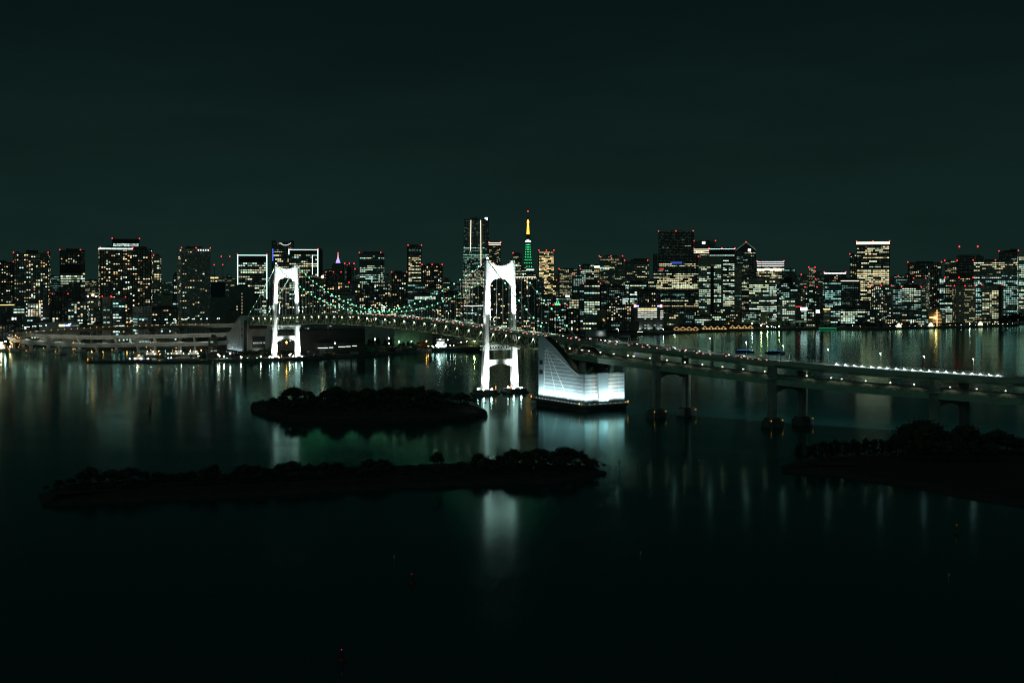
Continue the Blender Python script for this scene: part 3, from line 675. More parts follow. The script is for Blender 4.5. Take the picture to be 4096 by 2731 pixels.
q = thing('wall_lamp', 'x', 'lamp'); mb = MB(); mb.bar((0, 0, 0), (0, 0, 4.4), .1, 5); mb.build('post', M['steel'], q); mb = MB(); mb.box(-.6, .6, -.3, .3, 4.4, 4.75); mb.build('lamp_head', E['deck'], q)
PL = Placer(q)
for px in (2233, 2277, 2327, 2353, 2400, 2453, 2509, 2536, 2600, 2665, 2737, 2810, 2889, 2972, 3057, 3228, 3322, 3366, 3460, 3560, 3658, 3802, 3903, 4022):
    t = pa.find(px, -11); p = pa.ax(t) + pa.v(t) * -10.6
    PL.put((p.x, p.y, pa.z(t) + LZ), math.atan2(pa.v(t).y, pa.v(t).x), None, 'warm lit lamp on the lower deck of the viaduct', 'lamps along the lower deck of the viaduct')
    down('deck_light', (p.x, p.y, pa.z(t) + LZ + 5.2), 900 if px < 2560 else 900, (.95, 1, .62))
# sign gantries over the road
for px, lb in ((2482, 'grey sign gantry spanning the viaduct road near the anchorage'), (3141, 'white sign gantry spanning the viaduct road before the row of low lamps')):
    t = pa.find(px, 0); g = thing('sign_gantry', lb, 'sign gantry', tuple(pa.at(t)), math.atan2(pa.v(t).y, pa.v(t).x))
    mb = MB()
    for s in (-1, 1):
        for w in (-1.3, 1.3): mb.bar((s * 12, w * 1.6, 0), (s * 11.2, w * .4, 7), .25)
    mb.bar((-11.6, 0, 7), (11.6, 0, 7), .35); mb.bar((-11.6, 0, 6), (11.6, 0, 6), .2); mb.build('frame', M['white'], g)
    mb = MB(); mb.box(-9, -1, -.6, -.4, 5.4, 8.2); mb.build('sign_panel', M['grey'], g)
# lamps along the suspended deck
PD = Placer(make_post(11.0, 2.4, 'post', True)); s = -100.0
while s < SPAN + 100:
    if min(abs(s), abs(s - SPAN)) > 8:
        p = axis(s) + V * 4; PD.put((p.x, p.y, deckz(s)), math.atan2(V.y, V.x), None, 'twin-armed lamp post on the upper deck of the suspension bridge', 'lamp posts on the bridge deck')
        down('post_light', (p.x, p.y, deckz(s) + 10), 22000, (.72, 1, .68))
    s += 31.0
# cars
car = thing('car', 'x', 'car'); mb = MB()
mb.extrude([(-2.2, -.85, .35), (2.2, -.85, .35), (2.2, -.85, .85), (1.2, -.85, .95), (.6, -.85, 1.45), (-1.2, -.85, 1.45), (-1.9, -.85, .95), (-2.2, -.85, .9)], (0, 1.7, 0)); mb.build('body', M['grey'], car)
mb = MB(); mb.extrude([(1.12, -.88, .97), (.58, -.88, 1.38), (-1.15, -.88, 1.38), (-1.8, -.88, .97)], (0, 1.76, 0)); mb.build('window', M['black'], car)
for y in (-.6, .6):
    mb = MB(); mb.box(2.2, 2.28, y - .22, y + .22, .6, .85); mb.build('headlight', E['head'], car); mb = MB(); mb.box(-2.28, -2.2, y - .3, y + .3, .62, 1.0); mb.build('taillight', E['tail'], car)
    for x_ in (-1.35, 1.35): mb = MB(); mb.bar((x_, y * 1.45 - .1, .34), (x_, y * 1.45 + .1, .34), .34, 10); mb.build('wheel', M['black'], car)
PC = Placer(car); s = 30.0
def on_bridge(s): return (axis(s), V, deckz(s)) if s < SPAN + 105 else (pa.ax(s - SPAN - 112 + 5), pa.v(s - SPAN - 112 + 5), pa.z(s - SPAN - 112 + 5))
while s < SPAN + 330:
    o, v, zz = on_bridge(s); away = R.random() < .68; lane = R.choice((-10.2, -6.8)) if away else R.choice((5.2, 8.6))
    p = o + v * lane; d = Vector((v.y, -v.x, 0)); d = -d if away else d
    PC.put((p.x, p.y, zz + .06), math.atan2(d.y, d.x), None, 'car with its lights on driving over the upper deck of the bridge', 'cars on the bridge road'); s += R.uniform(4.6, 8.5)
# ------------------------------------------------------------------ buildings
PAL = dict(warm=[(1, .70, .34), (1, .78, .46), (1, .60, .26), (.90, .95, .66), (.70, 1, .84)], white=[(.68, 1, .80), (.80, 1, .70), (.95, 1, .64), (.60, 1, .86)], cream=[(1, .96, .58), (1, .88, .48), (.86, 1, .64), (1, .82, .44)],
           teal=[(.48, 1, .86), (.42, .95, .84), (.62, 1, .86), (.75, 1, .86)], gold=[(1, .78, .36), (1, .84, .44), (1, .70, .30)], mix=[(1, .72, .38), (.74, 1, .84), (1, .9, .58), (.58, 1, .90)])
# storey height, window pitch, width share, height share, lit share, floors-alike, palette, strength
STY = dict(res=(3.2, 4.4, .58, .54, .15, .0, 'warm', 1.8), resd=(3.2, 4.4, .56, .52, .06, .0, 'warm', 1.5), resx=(3.2, 4.4, .60, .56, .28, .0, 'warm', 1.7), mix=(3.4, 4.4, .60, .52, .14, .1, 'mix', 1.45),
           off=(4.8, 4.8, .78, .44, .34, .5, 'white', 1.35), offx=(4.8, 4.8, .82, .46, .60, .5, 'white', 1.55), cream=(4.8, 4.8, .78, .44, .34, .5, 'cream', 1.2), creamx=(4.9, 4.9, .82, .46, .64, .5, 'cream', 1.4),
           teal=(4.6, 4.6, .78, .44, .31, .5, 'teal', .9), tealx=(4.7, 4.7, .82, .46, .56, .5, 'teal', 1.25), dim=(4.2, 4.4, .72, .42, .14, .35, 'teal', .6), dark=(4.4, 4.4, .8, .38, .012, .3, 'white', .6), gold=(4.4, 4.2, .84, .52, .70, .4, 'gold', 1.7),
           dimc=(4.2, 4.4, .72, .42, .18, .3, 'cream', .75), none=None)
SIDEONLY = {}
def lit_row(g, n, st, floor_on):
    h, p, fx, fz, lit, alike, pal, es = st; out = []; i = 0; pl = PAL[pal]; fc = g.choice(pl); fb = g.uniform(.55, 1.25)
    while i < n:
        k = g.randint(1, 2) if alike < .2 else g.randint(1, 4)
        on = g.random() < (lit if alike < .2 else floor_on)
        c = g.choice(pl) if (alike < .2 or g.random() < .25) else fc; b = es * (g.uniform(.3, 1.55) if alike < .2 else fb * g.uniform(.5, 1.35))
        for _ in range(k):
            if i < n:
                v = b * (.18 if g.random() < .16 else g.uniform(.75, 1.2))
                out.append(tuple(q * v for q in c) if on else ((.004, .009, .008) if g.random() < .8 else (.03, .034, .022))); i += 1
    return out
BN = [0]
def building(name, px0, px1, yt, D, r, sty, wall, label, d=None, beac=0, crown=None, pent=None, zones=None, rows=None, cat='building', fins=None, slabs=None, tiers=(), base=GZ, lit=None, taper=0, roofz=0, side=None, bz=None):
    """front face at depth D between columns px0 and px1, roof at row yt; r turns it (radians, + shows its left side)"""
    BN[0] += 1; g = random.Random(BN[0] * 17 + 3); base -= .2
    cxp = (px0 + px1) / 2; Xc = X(cxp, D); b = math.atan2(Xc, D); Wd = (px1 - px0) / F * D * math.cos(b)
    d = d or min(32, max(12, Wd * .8)); r_ = abs(r)
    if r_ > .03: d = min(d, Wd * .45 / math.sin(r_))
    w = (Wd - d * math.sin(r_)) / math.cos(r_); h = Z(yt, D) - base
    nrm = math.hypot(Xc, D); dist_back = (d / 2 * math.cos(r_) + w / 2 * math.sin(r_)) * .9
    cx_, cy_ = Xc * (1 + dist_back / nrm), D * (1 + dist_back / nrm)
    T = thing(name, label, cat, (cx_, cy_, base), -b + r)
    sh = dict((k, None) for k in ()); a2, b2 = w / 2, d / 2
    far = rows is False or (rows is None and (D > 3350 or (px1 - px0) < 26))
    mb = MB(); wm = M[wall] if isinstance(wall, str) else wall
    tp = taper
    def bx(x0, x1, y0, y1, z0, z1):
        if tp:
            k = 1 - tp * z1 / h; k0 = 1 - tp * z0 / h
            mb.add(((x0 * k0, y0 * k0, z0), (x1 * k0, y0 * k0, z0), (x1 * k0, y1 * k0, z0), (x0 * k0, y1 * k0, z0), (x0 * k, y0 * k, z1), (x1 * k, y0 * k, z1), (x1 * k, y1 * k, z1), (x0 * k, y1 * k, z1)), ((0, 3, 2, 1), (4, 5, 6, 7), (0, 1, 5, 4), (1, 2, 6, 5), (2, 3, 7, 6), (3, 0, 4, 7)))
        else: mb.box(x0, x1, y0, y1, z0, z1)
    bx(-a2, a2, -b2, b2, 0, h - 1.2)
    for q in ((-a2, a2, -b2, -b2 + .5), (-a2, a2, b2 - .5, b2), (-a2, -a2 + .5, -b2 + .5, b2 - .5), (a2 - .5, a2, -b2 + .5, b2 - .5)): bx(*q, h - 1.2, h)
    st0 = STY[sty] if sty != 'none' else None
    facs = []
    yf = -b2 - .12
    vis = [('f', w)]
    if r_ > .1 or abs(b) > .22:
        vis.append(('l' if (r if r_ > .1 else b) > 0 else 'r', d))
    def seg(mbx, side, t0, t1, z0, z1, c, off=.12):
        k0, k1 = (1 - tp * z0 / h, 1 - tp * z1 / h) if tp else (1, 1)
        if side == 'f': mbx.quad((t0 * k0, (-b2) * k0 - off, z0), (t1 * k0, -b2 * k0 - off, z0), (t1 * k1, -b2 * k1 - off, z1), (t0 * k1, -b2 * k1 - off, z1), 1 if mbx is mb else 0, c)
        elif side == 'l': mbx.quad((-a2 * k0 - off, t1, z0), (-a2 * k0 - off, t0, z0), (-a2 * k1 - off, t0, z1), (-a2 * k1 - off, t1, z1), 1 if mbx is mb else 0, c)
        else: mbx.quad((a2 * k0 + off, t0, z0), (a2 * k0 + off, t1, z0), (a2 * k1 + off, t1, z1), (a2 * k1 + off, t0, z1), 1 if mbx is mb else 0, c)
    piers = fins if fins is not None else (2 if sty.startswith('res') or sty == 'mix' else 0)
    rowsets = []
    if st0:
        z = 4.0
        while z < h - 3.6:
            yz = HY + (H - (z + base)) * F / D; s_ = sty
            for (ya, yb, zs) in (zones or ()):
                if ya <= yz <= yb: s_ = zs
            if s_ == 'none': z += 4; continue
            st = STY[s_]
            if lit: st = st[:4] + (lit * (.84 if st[5] > .2 else 1),) + st[5:]
            hh, pp, fx, fz, lt, alike, pal, es = st; mr_ = MB()
            fo = min(1, max(.01, g.gauss(lt, min(.27, lt * .6)))) if alike > .05 else lt
            if alike > .45 and g.random() < .10: fo = .05
            for sd_, ln in vis:
                ins = min(1.4, ln * .08); n = max(1, int((ln - 2 * ins) / pp)); cs = lit_row(g, n, st, fo)
                for i in range(n):
                    c0 = -ln / 2 + ins + (ln - 2 * ins) * (i + .5) / n; hw = (ln - 2 * ins) / n * fx / 2
                    (seg(mb, sd_, c0 - hw, c0 + hw, z + hh * (.5 - fz / 2), z + hh * (.5 + fz / 2), cs[i]) if far else seg(mr_, sd_, c0 - hw, c0 + hw, z + hh * (.5 - fz / 2), z + hh * (.5 + fz / 2), cs[i]))
            if not far: rowsets.append(mr_)
            z += hh
    # relief of the facade: balcony slabs or upright fins
    if not far and not tp:
        if (sty.startswith('res') or sty == 'mix') and slabs is not False:
            z = 4.0
            while z < h - 3.6: mb.box(-a2 - .5, a2 + .5, -b2 - .9, -b2 + .2, z - .14, z + .14); z += STY[sty][0]
        k = max(2, int(w / 9))
        for i in range(k + 1): c0 = -a2 + w * i / k; mb.box(max(-a2, c0 - .35), min(a2, c0 + .35), -b2 - (1.0 if piers else .45), -b2 + .1, 0, h - .3)
    mb.build('wall', [wm, WIN], T)
    for m_ in rowsets: m_.build('window_row', WIN, T)
    zt = h
    if pent is not False:
        pw, ph = pent or (.5, 4.5); q = MB(); k = (1 - tp); q.box(-a2 * pw * k, a2 * pw * k, -b2 * .6 * k, b2 * .7 * k, h - 1.2, h + ph - 1.2); q.box(-a2 * pw * k + 1, -a2 * pw * k + 3, -b2 * .3, 0, h + ph - 1.2, h + ph); q.build('roof_plant', M['dark'], T)
    for (f0, f1, y1, wl, s2) in tiers:                         # set-back upper blocks
        z1 = Z(y1, D) - base; q = MB(); x0, x1 = -a2 + w * f0, -a2 + w * f1; q.box(x0, x1, -b2 * .8, b2 * .9, h - 1.2, z1 - .8)
        q.box(x0 - .3, x1 + .3, -b2 * .8 - .3, b2 * .9 + .3, z1 - .8, z1); zz = h + 1
        if s2:
            st = STY[s2]
            while zz < z1 - 3.5:
                n = max(1, int((x1 - x0 - 2) / st[1])); cs = lit_row(g, n, st, min(1, max(.03, g.gauss(st[4], .25))))
                for i in range(n):
                    c0 = x0 + 1 + (x1 - x0 - 2) * (i + .5) / n; hw = (x1 - x0 - 2) / n * st[2] / 2
                    q.quad((c0 - hw, -b2 * .8 - .12, zz), (c0 + hw, -b2 * .8 - .12, zz), (c0 + hw, -b2 * .8 - .12, zz + st[0] * st[3]), (c0 - hw, -b2 * .8 - .12, zz + st[0] * st[3]), 1, cs[i])
                zz += st[0]
        q.build('upper_block', [M[wl], WIN], T); zt = max(zt, z1)
    if crown:                                                  # lit band along the roof edge: (material, height, drop below roof)
        for (cm, ch, dz) in ([crown] if isinstance(crown, tuple) else crown):
            q = MB(); k = 1 - tp * (h - dz) / h if tp else 1
            q.box(-a2 * k, a2 * k, -b2 * k - .5, -b2 * k - .14, h - dz - ch, h - dz)
            if len(vis) > 1: 
                s = -1 if vis[1][0] == 'l' else 1; x_ = s * (a2 * k + .3); q.box(x_ - .2, x_ + .2, -b2 * k, b2 * k, h - dz - ch, h - dz)
            q.build('crown_light', E[cm], T)
    if beac:
        rr = max(.9, D / 2500 * 1.05); k = 1 - tp
        spots = [(-a2 * k, -b2 * k, h), (a2 * k, -b2 * k, h), (0, -b2 * k, h), (-a2 * k * .4, -b2, h), (a2 * k * .4, -b2, h)][:beac]
        for s_ in spots: q = MB(); q.bar((s_[0], s_[1], s_[2] - .5), (s_[0], s_[1], s_[2] + .8), .15, 4); q.ball((s_[0], s_[1], s_[2] + rr), rr, 1); q.build('beacon_light', [M['steel'], E['beacon']], T)
    T['dims'] = (w, d, h); return T
def dims(T): return tuple(T['dims'])
def lightbar(T, x0, z0, x1, z1, m, th=.55, name='light_strip', y=None):
    w, d, h = dims(T); q = MB(); q.bar((x0, (y if y is not None else -d / 2 - .55), z0), (x1, (y if y is not None else -d / 2 - .55), z1), th, 4); return q.build(name, E[m], T)
def zl(T, D, py): return Z(py, D) - T.location.z
B = building
# --- far left: apartment towers
B('apartment_tower', -60, 54, 1048, 2620, .12, 'res', 'dark', 'dark apartment tower cut by the picture edge, scattered warm windows', beac=2)
T = B('apartment_tower', 54, 203, 1012, 2500, -.15, 'res', 'grey', 'broad apartment tower with grey corner strips, many warm windows and cranes on its roof', beac=2, lit=.22, pent=(.3, 7), tiers=((.0, .08, 1006, 'grey', None), (.88, 1.0, 1006, 'grey', None)))
B('office_tower', 239, 341, 1001, 2450, -.28, 'resd', 'black', 'black slim tower with a block of bright white office floors halfway down', beac=2, zones=((1098, 1152, 'offx'), (1152, 1300, 'dark'), (1060, 1098, 'none')), lit=None, fins=0)
T = B('apartment_tower', 393, 532, 992, 2380, .12, 'res', 'brown', 'brown apartment tower with a white-lit crown, warm windows all over', beac=2, crown=('band', 2.2, .3), lit=.20)
B('apartment_tower', 526, 613, 996, 2400, -.12, 'res', 'brown', 'brown stepped apartment tower joined beside the white-crowned one', beac=1, lit=.19, pent=(.4, 6))
T = B('office_tower', 449, 558, 956, 2900, 0, 'none', 'black', 'black office tower rising behind the white-crowned apartments, lit near its top', beac=2, zones=((974, 992, 'offx'),), pent=False); 
for y_ in (977, 983):
    w, d, h = dims(T); q = MB(); g_ = random.Random(y_)
    for i in range(14):
        c = g_.uniform(.3, 1.5); q.quad(*[(-w / 2 + 2 + (w - 4) * (i + a) / 14, -d / 2 - .15, zl(T, 2900, y_) + z) for a, z in ((.06, -1.2), (.94, -1.2), (.94, 1.2), (.06, 1.2))], 0, (.8 * c, c, .92 * c))
    q.build('window_row', WIN, T)
B('apartment_tower', 614, 645, 1023, 2700, -.2, 'cream', 'beige', 'narrow beige tower with bright cream floors, behind the brown apartments', beac=1, lit=.5)
T = B('apartment_block', 107, 168, 1212, 2180, 0, 'resx', 'pale', 'pale block with columns of white lights up both edges', lit=.9, pent=(.6, 6))
w, d, h = dims(T)
for s in (-1, 1):
    for i in range(9): q = MB(); q.ball((s * w / 2, -d / 2 - 1.2, 10 + i * (h - 12) / 8), .75); q.build('stair_lamp', E['sign'], T)
B('apartment_block', 204, 272, 1177, 2260, .1, 'resd', 'brown', 'dark brown apartment block with hardly any lit window, below the black slim tower', beac=2)
B('apartment_block', 268, 356, 1206, 2160, -.1, 'mix', 'grey', 'wide grey apartment block with mixed warm and white windows near the floodlight mast', lit=.34)
B('apartment_block', 341, 392, 1196, 2230, .1, 'mix', 'pale', 'pale narrow apartment block behind the floodlight mast', lit=.3)
B('office_building', -40, 56, 1218, 2200, 0, 'dim', 'dark', 'low dark office with an orange line of light along its roof', crown=('gold', 1.2, .2))
B('office_building', 50, 102, 1224, 2190, 0, 'off', 'grey', 'small grey office with white window bands left of the block with edge lights', lit=.5)
B('office_building', 166, 200, 1230, 2200, 0, 'teal', 'dark', 'little dark building with one white band, right of the block with edge lights', lit=.4)
B('warehouse', 92, 160, 1268, 2150, 0, 'mix', 'grey', 'low grey warehouse with few lit windows behind the loop road bend', lit=.12, pent=False)
B('warehouse', -30, 60, 1290, 2140, 0, 'resx', 'dark', 'low dark warehouse with warm ground-floor windows at the picture edge', lit=.2, pent=False)
T = B('sign_building', 22, 90, 1264, 2160, 0, 'mix', 'dark', 'dark building carrying a small white lit rooftop sign', lit=.1, pent=False)
w, d, h = dims(T)
q = MB(); q.box(-3.4, -1.2, -d / 2 - .5, -d / 2 - .2, h - 7, h - 2.4); q.extrude([(1.0, -d / 2 - .5, h - 4.7), (3.4, -d / 2 - .5, h - 2.4), (3.4, -d / 2 - .5, h - 7)], (0, .3, 0)); q.box(-1.2, 1.4, -d / 2 - .5, -d / 2 - .2, h - 5.4, h - 4); q.build('lit_sign', E['sign'], T)
B('warehouse', 120, 205, 1286, 2100, 0, 'mix', 'brown', 'long brown low warehouse left of the store with blue sign', lit=.08, pent=False)
T = B('store', 158, 320, 1290, 2080, 0, 'none', 'pale', 'low pale store with a yellow and a blue lit sign', pent=False); w, d, h = dims(T)
for x0, x1, e_, nm in ((-.02 * w, .13 * w, 'ysign', 'yellow_sign'), (.13 * w, .27 * w, 'bsign', 'blue_sign')): q = MB(); q.box(x0, x1, -d / 2 - .6, -d / 2 - .2, h - 6.5, h - 3.2); q.build(nm, E[e_], T)
q = MB(); q.box(.15 * w, .25 * w, -d / 2 - .8, -d / 2 - .62, h - 5.4, h - 4.4); q.build('sign_stripe', E['sign'], T); q = MB()
for i in range(10): c = R.uniform(.1, .6); q.quad(*[(.28 * w + i * .02 * w + a, -d / 2 - .15, z) for a, z in ((0, h - 6), (.016 * w, h - 6), (.016 * w, h - 4.6), (0, h - 4.6))], 0, (.8 * c, c, .85 * c))
q.build('window_row', WIN, T)
B('office_building', 320, 412, 1286, 2090, 0, 'mix', 'black', 'low black building right of the pale store', lit=.05, pent=False)
B('apartment_block', 409, 447, 1187, 2080, -.1, 'dim', 'beige', 'beige windowless slab with small ledges beside the teal-banded glass office', lit=.12, beac=2)
B('glass_office', 445, 502, 1190, 2070, .05, 'tealx', 'blue', 'dark glass office with broken teal bands, in front of the brown apartments', lit=.5, beac=2)
B('apartment_block', 530, 607, 1226, 2020, .35, 'teal', 'pale', 'pale grey slab block with fine balcony bands', lit=.3)
B('apartment_block', 605, 718, 1231, 2040, -.08, 'mix', 'black', 'dark low apartment block with a column of warm windows, left of the gridded hotel tower', lit=.2)
B('apartment_block', 644, 688, 1181, 2160, 0, 'none', 'beige', 'blank beige slab above the dark low apartments')
B('apartment_tower', 612, 648, 1170, 2250, 0, 'teal', 'grey', 'small grey tower with teal windows below the narrow beige tower', lit=.4)
B('hotel_tower', 707, 842, 993, 2350, .28, 'resd', 'pale', 'tall hotel tower with a fine pale grid and lamps along its roof', beac=3, lit=.09, fins=2)
w, d, h = dims(bpy.data.objects['hotel_tower'])
for i in range(5): q = MB(); q.ball((w * (.08 + .085 * i), -d / 2 - .8, h - 3.5), 1.0); q.build('roof_lamp', E['sign'], bpy.data.objects['hotel_tower'])
B('apartment_tower', 693, 714, 1097, 2700, 0, 'mix', 'dark', 'thin round-shouldered tower just left of the hotel tower', lit=.3)
T = B('building_site', 843, 905, 1130, 2500, -.1, 'none', 'net', 'blue-netted building under construction with cranes on top', pent=False); w, d, h = dims(T)
q = MB()
for x_ in (-w * .3, w * .3): q.bar((x_, 0, h - 2), (x_, 0, h + 34), .8, 4); q.bar((x_, 0, h + 30), (x_ + 14, 0, h + 52), .5, 4); q.bar((x_, 0, h + 30), (x_ - 8, 0, h + 31), .9, 4)
q.build('tower_crane', M['steel'], T)
for x_, z_ in ((-w * .3 + 14, h + 53), (w * .3 + 14, h + 53), (-w * .3, h + 36), (w * .3, h + 36)): q = MB(); q.ball((x_, -.5, z_), 1.0); q.build('beacon_light', E['beacon'], T)
B('office_tower', 839, 872, 1107, 2800, 0, 'cream', 'beige', 'beige tower top with two gold-lit windows behind the blue-netted building', crown=('gold', 2.5, 1), lit=.4)
B('warehouse_block', 842, 930, 1190, 2200, 0, 'none', 'grey', 'plain grey block with four rows of white windows at its lower corner', zones=((1218, 1262, 'teal'),), lit=.45, pent=False)
T = B('warehouse_block', 915, 1018, 1146, 2280, .05, 'none', 'grey', 'tall plain grey block with two upright lines of small white lights'); w, d, h = dims(T)
for fx, k0, k1 in ((-.22, .12, .6), (-.02, .3, .85), (-.42, .12, .35)):
    q = MB()
    for i in range(10): z = h * (k0 + (k1 - k0) * i / 9); q.quad(*[(fx * w + a, -d / 2 - .15, z + b_) for a, b_ in ((0, 0), (1.6, 0), (1.6, 1.7), (0, 1.7))], 0, (1.2, 1, .7))
    q.build('stair_light_column', WIN, T)
B('office_building', 1010, 1050, 1180, 2350, 0, 'dark', 'blue', 'dark blue-lit office just left of the light-framed tower foot', lit=.2)
# framed twin towers
def framed(px0, px1, yt, D, yl, yr, label, sty='offx', r=0.0, zones=None):
    T = B('framed_tower', px0, px1, yt, D, r, sty, 'black', label, beac=2, pent=False, zones=zones); w, d, h = dims(T); xs = w / 2 - .4
    f_ = lightbar(T, -xs, zl(T, D, yl), -xs, h - .4, 'band', .85, 'light_frame'); lightbar(T, xs, zl(T, D, yr), xs, h - .4, 'band', .85, 'light_frame'); lightbar(T, -xs, h - .6, xs, h - .6, 'band', .85, 'light_frame'); return T
framed(950, 1068, 1020, 2650, 1145, 1196, 'black office tower outlined by a white light frame, lit rows filling it', zones=((1020, 1052, 'none'),))
T = framed(1155, 1272, 998, 2750, 1018, 1111, 'second light-framed black tower, half hidden behind the far bridge tower', 'off', zones=((998, 1022, 'none'), (1058, 1120, 'cream')))
w, d, h = dims(T); lightbar(T, w * .31, zl(T, 2750, 1098), w * .31, zl(T, 2750, 1020), 'band', .6)
B('office_tower', 1270, 1291, 999, 2790, 0, 'none', 'dark', 'dark service tower attached right of the second light-framed tower', beac=1)
T = B('office_tower', 1086, 1176, 968, 3050, .08, 'cream', 'blue', 'tower with hollowed roof line and an arc of white lamps behind the far bridge', pent=False, rows=False, zones=((968, 1022, 'dimc'),), tiers=((0, .16, 963, 'dark', None), (.84, 1, 963, 'dark', None)))
w, d, h = dims(T); q = MB()
for i in range(13): a = -1 + 2 * i / 12; q.ball((w * .1 + a * w * .24, -d / 2 - 1, h - 8 + 5 * a * a), .6)
q.build('roof_lamp_arc', E['sign'], T)
for i in range(7): q = MB(); q.box(-w / 2 - .5, -w / 2 + 1.6, -d / 2 - .6, -d / 2 - .2, h - 20 - i * 4.4, h - 17.4 - i * 4.4); q.build('blue_strip_lamp', E['bsign'], T)
T = B('apartment_tower', 1196, 1306, 1113, 2420, .05, 'res', 'black', 'broad dark apartment tower with orange windows, right of the far bridge tower', lit=.15, tiers=((.55, .95, 1106, 'dark', None),))
w, d, h = dims(T); q = MB(); q.ball((w * .35, -d / 2 - 1, h + 3), 2.0); q.build('roof_lamp', E['warm'], T)
B('office_tower', 1304, 1364, 1090, 3300, 0, 'dark', 'black', 'black office tower under the violet-lit spire', beac=3, rows=False)
B('apartment_tower', 1344, 1400, 1129, 2520, .1, 'res', 'grey', 'grey apartment tower with dim warm rows, right of the spire', lit=.2)
B('apartment_tower', 1396, 1448, 1131, 2500, -.1, 'res', 'grey', 'grey apartment tower with warm windows and one red roof lamp', beac=1, lit=.26)
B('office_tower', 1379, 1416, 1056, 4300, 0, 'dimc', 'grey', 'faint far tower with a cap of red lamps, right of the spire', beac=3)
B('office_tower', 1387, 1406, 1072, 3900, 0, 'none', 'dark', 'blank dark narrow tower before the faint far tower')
# spire clock tower far behind
D = 6400; T = thing('spire_tower', 'stepped far tower whose pointed spire glows violet and pink', 'tower', (X(1350, D), D + 20, GZ))
def zz(py): return Z(py, D) - GZ
q = MB(); q.box(-30, 30, -18, 18, 0, zz(1058)); q.box(-24, 24, -14, 14, zz(1058), zz(1052)); q.build('wall', M['grey'], T)
for (y0, y1, hw, m_) in ((1058, 1049, 13, 'violet'), (1048, 1041, 10, 'violet'), (1040, 1036, 7, 'violet')):
    q = MB(); q.lathe([(hw, zz(y0)), (hw * .9, zz(y1))], 8); q.build('lit_stage', E['violet'], T)
q = MB(); q.lathe([(5, zz(1036)), (3, zz(1025)), (1.2, zz(1012))], 8); q.build('spire', lamp('pink_light', (1, .55, .6), .9, False), T); q = MB(); q.ball((0, 0, zz(1011)), 2.2); q.build('beacon_light', E['beacon'], T)
# --- behind the main span
B('office_tower', 1437, 1538, 1012, 3320, -.32, 'off', 'grey', 'grey tower with chamfered top and white bands on one half', beac=2, zones=((1012, 1024, 'none'), (1044, 1062, 'none')), pent=(.7, 5), rows=True, lit=.55)
B('apartment_tower', 1560, 1627, 1090, 2520, .12, 'resd', 'black', 'near-black apartment tower with few warm windows below the cable sag', beac=2, lit=.13)
T = B('office_tower', 1628, 1686, 983, 3650, .1, 'creamx', 'dark', 'tall slim tower, dark at the top and solid cream bands below', beac=2, zones=((983, 1025, 'dim'),), rows=True)
B('office_tower', 1688, 1774, 1060, 3050, -.1, 'resd', 'black', 'broad black tower with small orange windows right of the slim cream one', beac=3, lit=.18, pent=(.6, 5))
B('office_building', 1628, 1702, 1131, 2650, 0, 'teal', 'grey', 'grey office with fine teal dots beneath the slim cream tower', lit=.5)
B('apartment_block', 1450, 1552, 1136, 2600, 0, 'mix', 'dark', 'wide apartment block with orange and teal windows under the chamfered tower', lit=.33)
T = B('office_building', 1655, 1746, 1178, 2450, 0, 'dim', 'grey', 'grey office with one tall white-lit glazed storey', zones=((1182, 1199, 'none'),)); w, d, h = dims(T)
q = MB()
for i in range(24): c = R.uniform(.5, 1.1); q.quad(*[(-w / 2 + 2 + (w - 4) * (i + a) / 24, -d / 2 - .3, zl(T, 2450, 1197) + z) for a, z in ((.08, 0), (.92, 0), (.92, 5.4), (.08, 5.4))], 0, (.8 * c, 1 * c, .8 * c))
q.build('glazed_storey', WIN, T)
B('office_tower', 1537, 1562, 1101, 2900, 0, 'cream', 'pale', 'little pale tower wedged beside the near-black apartment tower', lit=.35)
B('office_building', 1690, 1765, 1152, 2550, .1, 'dim', 'grey', 'plain grey office block behind the tall glazed storey', lit=.3)
B('apartment_tower', 1770, 1802, 1116, 3600, 0, 'dimc', 'brown', 'faint brown tower in the gap left of the tallest skyscraper')
B('office_building', 1762, 1850, 1170, 2650, 0, 'mix', 'black', 'dark low block behind the cables left of the near bridge tower', lit=.2)
B('office_building', 1850, 1930, 1222, 2500, 0, 'teal', 'grey', 'low grey block with a white lit roof edge beside the near bridge tower', crown=('sign', .9, .2), lit=.2)
# tallest skyscraper: bundled curved bays with white edge lights
D = 4587; T = thing('skyscraper', 'tallest skyscraper, bundled rounded bays with two upright lines of white light', 'skyscraper', (X(1906, D), D + 30, GZ)); hh = Z(876, D) - GZ
w = 100 / F * D; q = MB(); g = random.Random(5)
def bays(z): k = 1 - .10 * max(0, (z / hh - .1)) ** 1.4; return [(-.40 * w * k, .16 * w * k), (-.06 * w * k, .25 * w * k), (.34 * w * k, .19 * w * k)]
prev = None; nz_ = 14; lv = [hh * i / nz_ for i in range(nz_ + 1)]
for bi in range(3):
    rings = []
    for z in lv:
        cxx, hw_ = bays(z)[bi]; rings.append([(cxx - hw_, 20, z)] + [(cxx + hw_ * math.sin(t), -10 - 9 * math.cos(t), z) for t in [math.pi * (-.5 + i / 8) for i in range(9)]] + [(cxx + hw_, 20, z)])
    n = 11; vs = [p for r_ in rings for p in r_]; fs = []
    for i in range(nz_):
        for j in range(n): fs.append((i * n + j, i * n + (j + 1) % n, (i + 1) * n + (j + 1) % n, (i + 1) * n + j))
    fs.append(tuple(nz_ * n + j for j in range(n))); q.add(vs, fs)
q.build('wall', M['blue'], T)
z = 8.0
